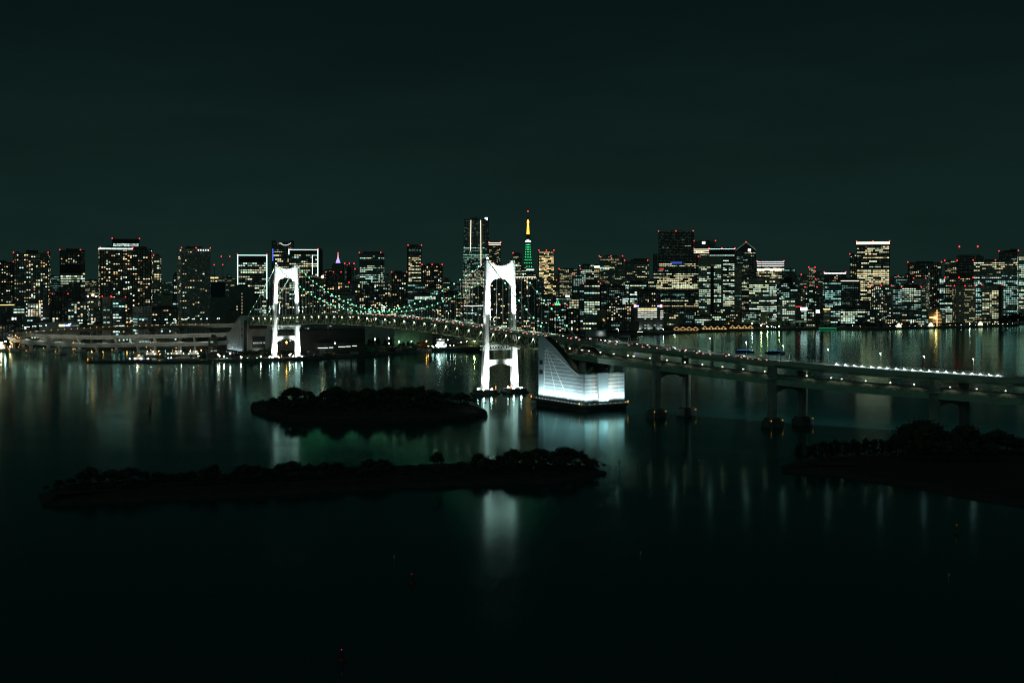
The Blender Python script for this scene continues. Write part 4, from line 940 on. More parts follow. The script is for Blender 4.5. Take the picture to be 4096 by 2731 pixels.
while z < hh - 4:
    f_ = z / hh; lit = .08 if .68 < f_ < .8 else (.55 if f_ < .42 else .34 if f_ < .68 else .35); mr_ = MB(); bright = g.random() < .16 and f_ < .68
    for bi in range(3):
        cxx, hw_ = bays(z)[bi]; k = 9 if bi == 1 else 6
        for i in range(k):
            t0, t1 = [math.pi * (-.5 + (i + a) / k) for a in (.1, .9)]
            on = g.random() < (1 if bright else lit) and not (f_ > .66 and bi == 2 and g.random() < .6); b_ = g.uniform(.4, 1.0) * (1.25 if bright else .55 if f_ > .42 else .9) * (.30 if f_ > .8 else 1); c = (.5 * b_, b_, .74 * b_) if f_ > .42 else (.95 * b_, b_, .68 * b_)
            P4 = [(cxx + (hw_ + .2) * math.sin(t), -10 - 9.3 * math.cos(t), zz_) for t, zz_ in ((t0, z), (t1, z), (t1, z + 2.0), (t0, z + 2.0))]
            mr_.quad(*P4, 0, c if on else (.01, .018, .016))
    mr_.build('window_row', WIN, T); z += 5.0
for fx, y0, y1 in ((-.245, 1003, 880), (.175, 1060, 880)):
    q = MB(); q.bar((fx * w, -19.6, Z(y0, D) - GZ), (fx * w * .93, -19.0, Z(y1, D) - GZ), .95, 4); q.build('light_strip', E['cream'], T)
q = MB(); q.box(.33 * w, .44 * w, -18, -16, hh - 3, hh + 6); q.build('roof_sign', E['sign'], T)
q = MB(); q.lathe([(.22 * w, hh), (.20 * w, hh + 5), (.1 * w, hh + 8)], 12, (-.06 * w, 0)); q.build('crown_petal', M['grey'], T)
T = B('apartment_tower', 1955, 2003, 970, 4450, 0, 'res', 'brown', 'tall brown tower with two white lines at its roof, right of the tallest skyscraper', crown=[('cream', 2.6, .5), ('cream', 2.0, 7)], beac=2, lit=.14)
B('office_tower', 2052, 2086, 1014, 4350, 0, 'cream', 'dark', 'dark tower with lit lower floors just left of the green and orange lattice tower', beac=1, zones=((1014, 1045, 'dimc'),))
B('office_tower', 2084, 2106, 1064, 4000, 0, 'cream', 'dark', 'small office top with cream rows at the foot of the lattice tower')
# --- lattice broadcasting tower
D = 4118; T = thing('lattice_tower', 'slender lattice tower lit green below and orange at the tip', 'tower', (X(2112, D), D, GZ))
def tz(py): return Z(py, D) - GZ
HWs = [(0, 40), (tz(1100), 15.5), (tz(1060), 11), (tz(1000), 7.2), (tz(960), 5.4), (tz(938), 4.4), (tz(900), 2.4), (tz(880), 1.8)]
def hw(z): return interp(HWs, z)
lv = [0, 20, 40, 60, 80, 98] + [tz(y) for y in (1082, 1066, 1052, 1040, 1030, 1020, 1010, 1000, 990, 981, 972, 963, 952, 940)]
lv = sorted(lv)
q = MB()
for a, b_ in zip(lv, lv[1:]):
    ca = [(sx * hw(a), sy * hw(a), a) for sx, sy in ((-1, -1), (1, -1), (1, 1), (-1, 1))]; cb_ = [(sx * hw(b_), sy * hw(b_), b_) for sx, sy in ((-1, -1), (1, -1), (1, 1), (-1, 1))]
    for i in range(4): j = (i + 1) % 4; q.bar(ca[i], cb_[i], .9, 4); q.bar(ca[i], cb_[j], .4, 4); q.bar(ca[j], cb_[i], .4, 4); q.bar(cb_[i], cb_[j], .5, 4)
q.build('lattice_leg', mat('green_lit_steel', (.03, .12, .06), .6), T)  # green of the lamps is put into the steel's own colour
q = MB()
for y in (1082, 1066, 1052, 1040, 1029, 1018, 1008, 998, 989, 979):
    z = tz(y); k = hw(z)
    for i in range(4): q.ball((-k + 2 * k * i / 3, -k - 1, z), 1.0)
ob = q.build('green_lamp_row', E['tgr'], T); ob['kind'] = 'stuff'
q = MB(); q.box(-19.5, 19.5, -15, 15, tz(1096), tz(1078)); q.build('main_deck', M['grey'], T); q = MB(); q.box(-19.8, 19.8, -15.6, -15.1, tz(1081), tz(1077)); q.build('deck_lights', E['sign'], T)
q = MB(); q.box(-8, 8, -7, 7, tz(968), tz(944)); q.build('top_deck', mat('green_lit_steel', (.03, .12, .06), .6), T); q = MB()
for i in range(5): q.ball((-7.5 + 3.75 * i, -8, tz(966)), 1.9)
for i in range(2): q.ball((-3 + 5 * i, -8, tz(961)), 1.6)
q.build('deck_lights', E['sign'], T)
q = MB(); q.box(-7, 7, -6, 6, tz(944), tz(937)); q.build('collar', M['red'], T)
q = MB(); lv2 = [tz(y) for y in (937, 930, 923, 916, 909, 902, 895, 888, 880)]
for a, b_ in zip(lv2, lv2[1:]):
    ka, kb = hw(a) * .8, hw(b_) * .8
    for sx, sy in ((-1, -1), (1, -1), (1, 1), (-1, 1)): q.bar((sx * ka, sy * ka, a), (sx * kb, sy * kb, b_), .8, 4)
    for sy in (-1, 1): q.bar((-ka, sy * ka, a), (kb, sy * kb, b_), .6, 4); q.bar((ka, sy * ka, a), (-kb, sy * kb, b_), .6, 4); q.bar((-kb, sy * kb, b_), (kb, sy * kb, b_), .6, 4)
q.build('orange_mast', E['ten'], T)  # the bars themselves glow; orange lighting on the steel is put into them
q = MB(); q.lathe([(1.9, tz(880)), (1.9, tz(868))], 8); q.build('antenna_housing', M['orange'], T); q = MB(); q.bar((0, 0, tz(868)), (0, 0, tz(846)), .6, 5); q.build('antenna', M['steel'], T)
for x_, y in ((0, 845), (-3.5, 889), (3.5, 889), (-5, 937)): q = MB(); q.ball((x_, -4, tz(y)), 2.0 if y == 845 else 1.3); q.build('beacon_light', E['beacon'], T)
# --- right of the near tower
B('office_tower', 2148, 2220, 1003, 4000, .1, 'gold', 'beige', 'golden-lit tapering tower right of the lattice tower', beac=3, taper=.12, rows=True, lit=.88, pent=(.3, 3))
B('office_tower', 2172, 2226, 1122, 3500, 0, 'gold', 'dark', 'gold-windowed block below the golden tapering tower', beac=2, lit=.6)
B('office_tower', 2140, 2176, 1112, 3200, 0, 'dim', 'grey', 'dim grey block left of the gold-windowed block', lit=.14, rows=False)
T = B('apartment_tower', 1950, 2144, 1106, 2350, .03, 'res', 'black', 'wide dark apartment block behind the near bridge tower, a row of lights along its roof', crown=('cream', 1.1, .2), lit=.16, slabs=True); w, d, h = dims(T)
q = MB()
for i in range(30): q.ball((-w / 2 + w * i / 29, -d / 2 - 1, h - 3.2), .7)
ob = q.build('roof_lamp_row', E['cream'], T)
B('office_tower', 2232, 2322, 1077, 3620, .1, 'dimc', 'grey', 'grey far office with dotted cream rows, right of the golden tower', beac=2, lit=.5)
B('office_tower', 2314, 2377, 1060, 3720, 0, 'off', 'dark', 'far office with white dotted rows under four red mast lamps', beac=0, lit=.5)
q = bpy.data.objects
B('office_tower', 2374, 2399, 1062, 3750, 0, 'cream', 'pale', 'narrow pale office with a bright top, beside the white-dotted far office', crown=('cream', 6, 1), lit=.7)
B('office_tower', 2397, 2494, 1026, 3950, -.1, 'dimc', 'grey', 'tall dim ribbed far tower with one continuous white band', beac=3, zones=((1073, 1080, 'offx'),), lit=None)
B('apartment_tower', 2458, 2502, 1064, 3500, 0, 'dimc', 'grey', 'plain grey apartment tower with dim orange spots', lit=.2)
B('office_tower', 2498, 2596, 1043, 3560, -.12, 'cream', 'grey', 'grey far office with ribbed dark top and cream rows lower down', beac=2, zones=((1043, 1062, 'none'),), lit=.45, tiers=((.38, 1.0, 1034, 'dark', None),))
B('office_tower', 2286, 2346, 1100, 2750, .1, 'teal', 'blue', 'blue-grey office with teal bands left of the brightest white one', beac=1, zones=((1100, 1145, 'dim'),), lit=.7)
T = B('office_tower', 2334, 2402, 1136, 2580, .0, 'offx', 'dark', 'bright office with rows of white windows under two red roof lamps', beac=2, pent=(.7, 9), lit=.82)
B('office_tower', 2402, 2428, 1142, 2600, 0, 'teal', 'black', 'dark side wing with dim teal dots right of the bright office', lit=.3, rows=True)
B('office_tower', 2502, 2588, 1137, 2680, .25, 'offx', 'blue', 'white-lit glass office with a glowing blue corner', pent=(.6, 8), lit=.75)
B('apartment_tower', 2546, 2642, 1161, 2640, .1, 'resd', 'black', 'dark gridded apartment block above the signboard warehouse, few windows lit', lit=.09)
# signboard warehouse
D = 2600; T = B('depot', 2525, 2656, 1225, D, .12, 'none', 'grey', 'waterfront depot with bright top storeys and red and blue lit signs', pent=False, d=50); w, d, h = dims(T); 
def zy(py): return zl(T, D, py)
for i, (py, hgt, col) in enumerate(((1236, 3.8, (1, .82, .42)), (1244, 1.5, (.95, 1, .8)), (1252, 1.5, (.95, 1, .85)), (1260, 1.5, (.95, 1, .88)), (1268, 1.6, (.95, 1, .85)))):
    q = MB()
    for k in range(8):
        if k == 6 or (i == 0 and k > 5): continue
        b_ = R.uniform(.9, 1.7); q.quad(*[(-w / 2 + w * .12 + w * .86 * (k + a) / 8, -d / 2 - .5, zy(py) + z) for a, z in ((.03, -hgt / 2), (.97, -hgt / 2), (.97, hgt / 2), (.03, hgt / 2))], 0, tuple(c * b_ for c in col))
    q.build('window_row', WIN, T)
for py, ks in ((1275, (2, 4, 7)), (1301, (2, 3, 5, 7)), (1313, (2, 4, 7))):
    q = MB()
    for k in ks: q.quad(*[(-w / 2 + w * .12 + w * .86 * k / 8 + a, -d / 2 - .5, zy(py) + z) for a, z in ((0, -.5), (4, -.5), (4, .5), (0, .5))], 0, (.9, 1.1, .9))
    q.build('window_row', WIN, T)
for sx in (-.47, .40):
    sg = MB(); c = (sx * w, -d / 2 - 1.0, h + 1.2)
    sg.box(c[0] - 2.6, c[0] + 2.6, c[1] - .1, c[1] + .2, h - 1.0, h + 3.6); s_ = sg.build('red_sign', E['rsign'], T)
    r_ = MB(); nn = 12
    for i in range(nn): a, b_ = 2 * math.pi * i / nn, 2 * math.pi * (i + 1) / nn; r_.bar((c[0] + 1.3 * math.cos(a), c[1] - .25, c[2] + .3 + 1.3 * math.sin(a)), (c[0] + 1.3 * math.cos(b_), c[1] - .25, c[2] + .3 + 1.3 * math.sin(b_)), .3, 4)
    r_.box(c[0] - 2.4, c[0] + 2.4, c[1] - .3, c[1] - .12, h - 1.9, h - 1.1); r_.build('ring_emblem', E['sign'], s_)
    x_ = c[0] + (2.8 if sx < 0 else -7.8); sg = MB(); sg.box(x_, x_ + 5, c[1] - .1, c[1] + .2, h - 1.0, h + 2.4); s_ = sg.build('blue_sign', E['bsign'], T); sg = MB(); sg.box(x_ + .4, x_ + 4.6, c[1] - .3, c[1] - .12, h - .3, h + 1.1); sg.build('white_lettering', E['sign'], s_)
for k in (-.3, 0, .32): spot('flood', (T.location.x + k * w, T.location.y - d / 2 - 4, 3.5), (T.location.x + k * w, T.location.y - d / 2, 9), 3500, 120, 1)
T = B('office_building', 2213, 2268, 1221, 2460, 0, 'mix', 'black', 'black low-rise with a green-lit rooftop frame', lit=.3, beac=3, pent=False); w, d, h = dims(T); q = MB()
for i in range(5): q.box(-w * .35 + i * 2, -w * .35 + i * 2 + 1.2, -4, -3, h - 1, h + 4 + (i % 2) * 3)
q.build('green_roof_frame', E['gsign'], T)
T = B('office_building', 2222, 2278, 1188, 2560, .0, 'teal', 'blue', 'blue-lit office with a white rooftop sign', lit=.55, pent=False); w, d, h = dims(T); q = MB(); q.box(w * .22, w * .5, -d / 2 - .4, -d / 2, h + .3, h + 3.6); q.build('roof_sign', E['sign'], T)
B('office_building', 2274, 2318, 1196, 2530, 0, 'cream', 'grey', 'small office with even cream rows right of the white rooftop sign', lit=.8)
B('office_building', 2318, 2390, 1262, 2420, 0, 'off', 'dcon', 'low concrete building with scattered white windows below the bright office', lit=.3)
B('apartment_block', 2424, 2528, 1224, 2520, 0, 'resx', 'black', 'black block with warm scattered windows left of the depot', lit=.3)
T = B('apartment_block', 2388, 2426, 1240, 2510, 0, 'none', 'beige', 'beige slab with a zigzag orange-lit stair', pent=False); w, d, h = dims(T); q = MB()
for i in range(9): q.box(w * .1 + (i % 2) * 1.6, w * .1 + 3 + (i % 2) * 1.6, -d / 2 - .6, -d / 2 - .2, 6 + i * 2.4, 7.6 + i * 2.4)
q.build('lit_stair', lamp('orange_stair_light', (1, .55, .18), 1.3, False), T)
B('warehouse', 2404, 2556, 1285, 2480, 0, 'dark', 'black', 'long black warehouse on the waterfront below the depot', pent=False, d=60, lit=.02)
T = B('sign_tower', 2490, 2503, 1192, 2620, 0, 'none', 'dark', 'white upright lit slab sign on a dark mast building', pent=False); w, d, h = dims(T); q = MB(); q.box(-w / 2 + .3, w / 2 - .3, -d / 2 - .5, -d / 2 - .2, h - 15, h - .5); q.build('lit_panel', lamp('pale_sign', (.75, 1, .9), .55, False), T)
T = B('ferry_terminal', 2342, 2425, 1322, 2330, 0, 'none', 'pale', 'low white-lit waterfront terminal beyond the anchorage', zones=((1322, 1360, 'offx'),), pent=False, d=25)
spot('flood', (T.location.x + 8, T.location.y - 20, 9), (T.location.x + 8, T.location.y, 5), 1800, 130, 1)
# --- centre right cluster
B('office_tower', 2634, 2776, 926, 3520, -.05, 'dark', 'black', 'huge black slab tower with red corner lamps, the darkest in the skyline', beac=3, rows=False, pent=(.3, 4), lit=None, d=45)
T = B('office_tower', 2612, 2800, 1016, 3440, -.02, 'creamx', 'black', 'broad stepped black office below the dark slab tower, wide cream bands', zones=((1016, 1056, 'dark'), (1068, 1098, 'dark'), (1166, 1205, 'dim')), rows=True, d=40, pent=False); w, d, h = dims(T)
q = MB(); q.box(-w * .12, w * .12, -d / 2 - .7, -d / 2 - .4, zl(T, 3440, 1055), zl(T, 3440, 1047)); q.build('blue_window_band', lamp('blue_room_light', (.06, .15, 1), .4, False), T)
q = MB(); q.box(-w * .36, -w * .27, -d / 2 - .7, -d / 2 - .4, zl(T, 3440, 1079), zl(T, 3440, 1073)); q.build('red_window_band', lamp('red_room_light', (1, .04, .04), .7, False), T)
T = B('office_tower', 2776, 2862, 965, 4200, 0, 'none', 'grey', 'dim far tower with a small white sign near its top, behind the dark slab', beac=2); w, d, h = dims(T); q = MB(); q.box(-w * .12, w * .02, -d / 2 - .6, -d / 2 - .2, h - 9, h - 1.5); q.build('roof_sign', E['sign'], T)
B('office_tower', 2775, 2842, 996, 3800, 0, 'cream', 'grey', 'office with three white light lines round its top, right of the dark slab', crown=[('cream', 1.6, .2), ('cream', 1.6, 5.5), ('cream', 1.4, 11)], beac=1, lit=.5)
B('office_tower', 2836, 2943, 995, 3320, -.06, 'offx', 'black', 'black-topped office with a thin bright roof line and bright rows', beac=3, crown=('band', 1.0, .1), zones=((995, 1020, 'none'),), lit=.72)
T = B('office_tower', 2793, 2892, 1027, 3120, -.1, 'offx', 'beige', 'beige-capped office with bright rows split by a dark recess', beac=1, zones=((1027, 1062, 'none'),), lit=.8, pent=False); w, d, h = dims(T); q = MB(); q.box(w * .02, w * .16, -d / 2 - 1.5, -d / 2 - .2, 3, zl(T, 3120, 1062)); q.build('dark_recess_panel', M['black'], T)
# pointed-top tower
D = 3700; T = B('office_tower', 2941, 3024, 1000, D, .08, 'cream', 'blue', 'glass tower with a pointed gable-shaped top', zones=((1000, 1022, 'dimc'), (1022, 1068, 'dim')), pent=False, rows=True); w, d, h = dims(T)
q = MB(); q.extrude([(-w / 2, -d / 2, h), (w / 2, -d / 2, h), (0, -d / 2, h + 23)], (0, d, 0)); q.build('gable_roof', M['blue'], T); q = MB()
for s in (-1, 1): q.bar((s * w / 2, -d / 2 - .4, h), (0, -d / 2 - .4, h + 23), .4, 4)
q.build('gable_edge_light', lamp('dim_edge_light', (.8, 1, .9), .35, False), T); q = MB(); q.box(w * .1, w * .24, -d / 2 - .6, -d / 2 - .2, h - 4, h + 3); q.build('roof_sign', E['sign'], T); q = MB(); q.ball((0, -d / 2, h + 24), 1.5); q.build('beacon_light', E['beacon'], T)
B('apartment_tower', 2937, 2968, 1060, 3080, 0, 'dim', 'beige', 'blank beige slab in front of the pointed-top tower', lit=.05, rows=True)
T = B('office_tower', 2994, 3108, 1112, 2960, -.42, 'offx', 'beige', 'beige office, bright rows on one face, a single column of lights on the other', d=44, lit=.9, pent=(.4, 5), zones=((1198, 1206, 'none'), (1134, 1138, 'none'))); w, d, h = dims(T)
q = MB(); q.bar((-w * .05, 0, h), (-w * .05, 0, h + 38), .5, 5); q.build('roof_mast', M['steel'], T); q = MB(); q.ball((-w * .05, 0, h + 39), 1.3); q.build('beacon_light', E['beacon'], T)
B('office_tower', 3028, 3136, 1046, 3620, 0, 'creamx', 'grey', 'wide office with rings of bright white lines at its crown', crown=[('sign', .8, .2), ('sign', .8, 6), ('sign', .8, 12), ('cream', 5, 21)], beac=2, lit=.75, zones=((1046, 1066, 'none'),))
B('office_tower', 3128, 3182, 1078, 3500, 0, 'teal', 'dark', 'office with teal-white rows right of the white-ringed crown', beac=1, lit=.55)
B('office_tower', 3133, 3168, 1112, 3300, 0, 'none', 'black', 'plain black block in front of the teal-white office')
B('office_building', 3106, 3160, 1130, 3150, 0, 'teal', 'dark', 'dark office with teal rows right of the beige two-faced office', lit=.5)
B('office_building', 3160, 3192, 1152, 3250, 0, 'tealx', 'grey', 'small office corner with bright teal-white rows', lit=.5)
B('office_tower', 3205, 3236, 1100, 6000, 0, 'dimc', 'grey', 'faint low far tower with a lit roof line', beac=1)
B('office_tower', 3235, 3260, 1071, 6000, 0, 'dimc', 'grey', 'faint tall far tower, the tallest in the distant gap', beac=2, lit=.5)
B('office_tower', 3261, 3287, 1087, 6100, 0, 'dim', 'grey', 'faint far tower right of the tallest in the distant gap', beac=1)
B('office_tower', 3297, 3384, 1090, 3240, 0, 'resd', 'black', 'dark block with two white-lit roof boxes', beac=2, crown=('sign', 2.6, .5), lit=.1)
B('office_building', 3291, 3367, 1130, 3050, .12, 'tealx', 'blue', 'bright teal-white office below the white-lit roof boxes', lit=.8)
B('office_tower', 3364, 3442, 1118, 2970, -.1, 'dim', 'black', 'dark ribbed office with a line of cream roof lamps', crown=('cream', 1.6, 2.5), lit=.15)
B('office_tower', 3426, 3560, 967, 3320, -.03, 'creamx', 'black', 'tall cream-lit tower with a glowing white crown, brightest on the right', beac=3, crown=('cream', 6.5, .3), lit=.9, pent=False, rows=True, zones=((967, 985, 'none'),))
B('apartment_tower', 3399, 3428, 1018, 3520, 0, 'mix', 'black', 'black narrow tower just left of the cream-lit tower', beac=2, lit=.2)
B('office_building', 3360, 3422, 1234, 2860, 0, 'offx', 'dark', 'low bright white office at the waterfront under the ribbed one', lit=.9, pent=False)
B('office_building', 3418, 3482, 1212, 2870, 0, 'off', 'black', 'dark office with white lower floors below the cream-lit tower', zones=((1200, 1245, 'dark'),), lit=.6)
B('office_building', 3122, 3182, 1196, 2900, .1, 'off', 'pale', 'grey-white office with a small red sign and white rows', lit=.65)
T = B('billboard_building', 3202, 3229, 1228, 2920, 0, 'off', 'dark', 'narrow building topped by a big white billboard', pent=False, lit=.6, rows=True); w, d, h = dims(T); q = MB(); q.box(-w / 2, w / 2, -d / 2 - .6, -d / 2 - .2, h - 8, h - 1); q.build('billboard', E['sign'], T)
T = B('billboard_building', 3262, 3280, 1238, 2900, 0, 'none', 'dark', 'little building with a square white lit billboard', pent=False); w, d, h = dims(T); q = MB(); q.box(-w * .4, w * .4, -d / 2 - .6, -d / 2 - .2, h - 8, h - 1); q.build('billboard', E['sign'], T)
B('apartment_block', 3182, 3222, 1168, 3120, 0, 'resd', 'grey', 'dim grey apartments left of the narrow billboard building', lit=.14)
B('apartment_block', 3220, 3268, 1150, 3300, 0, 'mix', 'dark', 'dark apartments with teal and warm dots above the billboards', lit=.2, beac=2)
B('apartment_block', 3255, 3296, 1182, 3050, 0, 'mix', 'dark', 'dark low apartments beside the square billboard', lit=.18)
B('office_building', 3294, 3321, 1234, 2880, 0, 'dimc', 'pale', 'small pale building with a warm glowing top', crown=('gold', 2.2, .2), lit=.4)
B('office_building', 3320, 3364, 1231, 2890, 0, 'off', 'black', 'small black office with dotted white bands beside the pale one', lit=.45)
B('office_building', 3176, 3206, 1222, 2980, 0, 'none', 'grey', 'plain grey wall block with a red sign line, left of the billboards', crown=('rsign', .8, 2))
# --- right end
B('office_tower', 3556, 3630, 1106, 3620, 0, 'dim', 'grey', 'dim wide far block right of the cream-lit tower', beac=3, lit=.22)
B('apartment_tower', 3631, 3767, 1050, 3250, -.03, 'resd', 'black', 'wide near-black apartment slab with sparse warm lights', beac=2, lit=.12)
B('office_building', 3654, 3718, 1114, 3060, -.3, 'dimc', 'pale', 'pale tower with a blank top and cream corner windows', beac=2, lit=.4, zones=((1114, 1135, 'none'),))
B('office_building', 3484, 3572, 1144, 2960, -.1, 'mix', 'grey', 'grey round-topped office with warm and white dots', beac=3, lit=.22, pent=(.8, 4))
B('office_building', 3570, 3612, 1156, 2980, 0, 'teal', 'blue', 'narrow teal-banded wing left of the white-banded office', lit=.7)
T = B('office_building', 3606, 3688, 1150, 2960, -.05, 'off', 'blue', 'white-banded office with a dark red curved roof', beac=2, lit=.75, pent=False); w, d, h = dims(T); q = MB(); q.extrude([(-w / 2, -d / 2, h), (w / 2, -d / 2, h), (w * .3, -d / 2, h + 7), (-w * .35, -d / 2, h + 8)], (0, d, 0)); q.build('curved_roof', mat('dark_red_roof', (.06, .012, .012), .6), T)
B('office_tower', 3756, 3784, 1115, 3160, 0, 'tealx', 'black', 'narrow dark tower with stacked white windows behind the warm-banded office', lit=.75, rows=True)
B('office_tower', 3780, 3892, 1112, 3020, 0, 'dimc', 'brown', 'brown office with rows of dim warm windows under three red lamps', beac=3, lit=.4, pent=(.7, 14))
T = B('office_tower', 3807, 3902, 1145, 2930, .18, 'dimc', 'beige', 'beige tower with two tall blank fins on its front', beac=3, lit=.35, pent=False); w, d, h = dims(T)
for x0, x1 in ((-.44, -.30), (-.18, -.04)): q = MB(); q.box(w * x0, w * x1, -d / 2 - 2.2, -d / 2 - .2, 3, h + 1); q.build('blank_fin', M['beige'], T)
B('office_building', 3778, 3812, 1204, 2910, 0, 'offx', 'blue', 'low bright white-windowed office beside the finned beige tower', lit=.85, rows=True)
B('office_building', 3892, 4076, 1042, 3140, -.06, 'tealx', 'grey', 'very wide office with warm upper rows and bright teal-white lower floors', beac=3, zones=((1042, 1052, 'none'), (1052, 1096, 'cream'), (1096, 1102, 'dimc')), lit=None, d=40)
B('broadcast_building', 3826, 3934, 1022, 3420, 0, 'dark', 'black', 'black building carrying two tall masts with red lamps', rows=False, pent=(.8, 3)); T = bpy.data.objects['broadcast_building']; w, d, h = dims(T)
for px in (3840, 3909):
    x_ = (px - 3880) / F * 3420; q = MB()
    for a, b_ in ((0, 6), (6, 12), (12, 18), (18, 24)):
        for s in (-1, 1): q.bar((x_ + s * (2 - a * .06), -4, h + a - 1), (x_ + s * (2 - b_ * .06), -4, h + b_ - 1), .35, 4); q.bar((x_ + s * (2 - a * .06), -4, h + a - 1), (x_ - s * (2 - b_ * .06), -4, h + b_ - 1), .25, 4)
    q.build('antenna_mast', M['steel'], T); q = MB(); q.ball((x_, -4.5, h + 25), 1.9); q.build('beacon_light', E['beacon'], T)
B('office_tower', 3779, 3828, 1044, 3360, 0, 'dimc', 'blue', 'blue-grey tower with a framed dark top and dim windows', beac=2, lit=.35)
B('office_tower', 3996, 4068, 1006, 3640, 0, 'dark', 'black', 'black stepped tower behind the very wide office', beac=1, tiers=((.6, 1.0, 996, 'black', None),), lit=.12)
B('office_tower', 4068, 4190, 1004, 3060, .1, 'offx', 'pale', 'white-banded tall tower cut by the right picture edge', zones=((1004, 1030, 'none'),), lit=.92, beac=1, d=30)
T = B('office_building', 3926, 4014, 1140, 2900, -.1, 'cream', 'beige', 'beige office with cream bands and a dark end, below the very wide office', beac=2, lit=.85); w, d, h = dims(T); q = MB(); q.box(w * .33, w * .46, -d / 2 - 1.5, -d / 2 - .2, 2, h - 2); q.build('dark_end_panel', M['black'], T)
B('hall', 3898, 3966, 1262, 2890, 0, 'dimc', 'dark', 'low dark glazed hall before the beige cream-banded office', lit=.35, pent=False)
# warm-lit hall with a curved eave
D = 2880; T = B('concert_hall', 3713, 3772, 1246, D, 0, 'none', 'beige', 'pavilion hall glowing orange below a pale sloping roof', pent=False); w, d, h = dims(T)
q = MB(); q.extrude([(-w / 2 - 1, -d / 2 - 3, h - 1), (w / 2 + 3, -d / 2 - 3, h - 3), (w * .2, -d / 2 - 3, h + 9), (-w / 2 - 1, -d / 2 - 3, h + 5)], (0, d + 3, 0)); q.build('sloping_roof', M['beige'], T)
q = MB(); q.box(-w * .42, w * .1, -d / 2 - .5, -d / 2 - .15, h - 15, h - 12.6); q.build('cove_lamp', lamp('orange_cove_lamp', (1, .55, .15), 3, False), T)
point('cove_light', (T.location.x - 5, T.location.y - d / 2 - 3, h - 12), 5000, (1, .55, .18), 1.5)
# fillers seen low between the named ones
LOWS = [(0, 48, 1180, 2400, 'mix', 'grey', 'grey mid-rise with small mixed windows at the left picture edge', .3), (205, 240, 1232, 2150, 'mix', 'dark', 'small dark house block under the brown unlit apartments', .25),
        (356, 412, 1240, 2110, 'resx', 'grey', 'small grey block with two warm windows under the floodlight mast', .12), (500, 532, 1246, 2040, 'resx', 'brown', 'thin brown block between the teal glass office and the pale slab block', .3),
        (688, 712, 1200, 2100, 'teal', 'dark', 'thin dark block between the low apartments and the hotel tower', .3), (900, 950, 1242, 2120, 'none', 'dcon', 'windowless concrete store behind the far anchorage', 0),
        (1306, 1350, 1142, 2750, 'res', 'dark', 'dark apartments with orange dots beneath the black tower under the spire', .22), (1362, 1420, 1182, 2450, 'mix', 'pale', 'pale low block with a blank upper half right of the spire', .15),
        (1424, 1470, 1190, 2400, 'resd', 'brown', 'brown low block below the chamfered tower', .15), (1546, 1600, 1190, 2380, 'res', 'dark', 'dark low block right below the near-black apartment tower', .2), (1604, 1660, 1216, 2350, 'teal', 'grey', 'low grey block with teal dots left of the glazed-storey office', .3),
        (1744, 1800, 1214, 2400, 'mix', 'brown', 'low brown block right of the glazed-storey office', .2), (1800, 1860, 1196, 2480, 'res', 'dark', 'low dark block between two cable curves', .18), (1880, 1955, 1150, 2700, 'mix', 'dark', 'dark block glimpsed left of the near tower leg', .15),
        (2140, 2216, 1180, 2600, 'mix', 'brown', 'brown low block with faint lights right of the roof-lit apartments', .18), (2140, 2200, 1232, 2450, 'teal', 'dcon', 'low concrete block beside the green roof frame', .25), (2268, 2322, 1238, 2440, 'resd', 'black', 'black low block right of the green roof frame', .15),
        (2432, 2500, 1142, 3000, 'dim', 'black', 'dim black block between the two bright white offices', .25), (2440, 2500, 1180, 2800, 'mix', 'dark', 'dark block with white dots above the orange stair', .3), (2590, 2625, 1120, 3200, 'cream', 'grey', 'grey block with cream windows left of the broad stepped office', .4),
        (2656, 2720, 1252, 2760, 'cream', 'beige', 'beige low office with cream windows right of the depot', .5), (2716, 2780, 1244, 2800, 'dim', 'dcon', 'grey house-shaped block with dim windows under the broad stepped office', .2), (2776, 2846, 1262, 2760, 'offx', 'dark', 'low dark block with scattered white lights above the gabled sheds', .35),
        (2842, 2905, 1252, 2790, 'off', 'black', 'low black block with a white window column above the gabled sheds', .35), (2862, 2925, 1230, 2850, 'off', 'dark', 'dark block with a row of white windows under the black-topped office', .5), (2900, 2962, 1252, 2820, 'resd', 'brown', 'brown low apartments under the blank beige slab', .2), (2960, 3045, 1242, 2830, 'teal', 'black', 'long black block with teal dots before the beige two-faced office', .45),
        (3040, 3072, 1252, 2800, 'resd', 'beige', 'small beige tower block at the foot of the beige two-faced office', .15), (3108, 3124, 1200, 2950, 'teal', 'blue', 'sliver of a teal-lit block right of the two-faced office', .6), (3228, 3262, 1226, 2960, 'mix', 'dark', 'dark low block between the two billboards', .25), (3476, 3500, 1236, 2880, 'off', 'dark', 'dark sliver block with white dots right of the dark office', .4),
        (3540, 3668, 1274, 2850, 'resx', 'brown', 'long low restaurant building with warm windows on the promenade', .5), (3686, 3716, 1232, 2890, 'teal', 'grey', 'thin grey block left of the orange pavilion hall', .4), (3766, 3784, 1246, 2870, 'dim', 'grey', 'thin dim block right of the orange pavilion hall', .2), (3440, 3500, 1290, 2830, 'mix', 'dark', 'low dark promenade building with few lights', .2)]
for a, b_, y, D, s, wl, lb, lt in LOWS: B('low_building', a, b_, y, D, R.uniform(-.12, .12), s, wl, lb, lit=lt if lt else None, pent=(.4, 3))
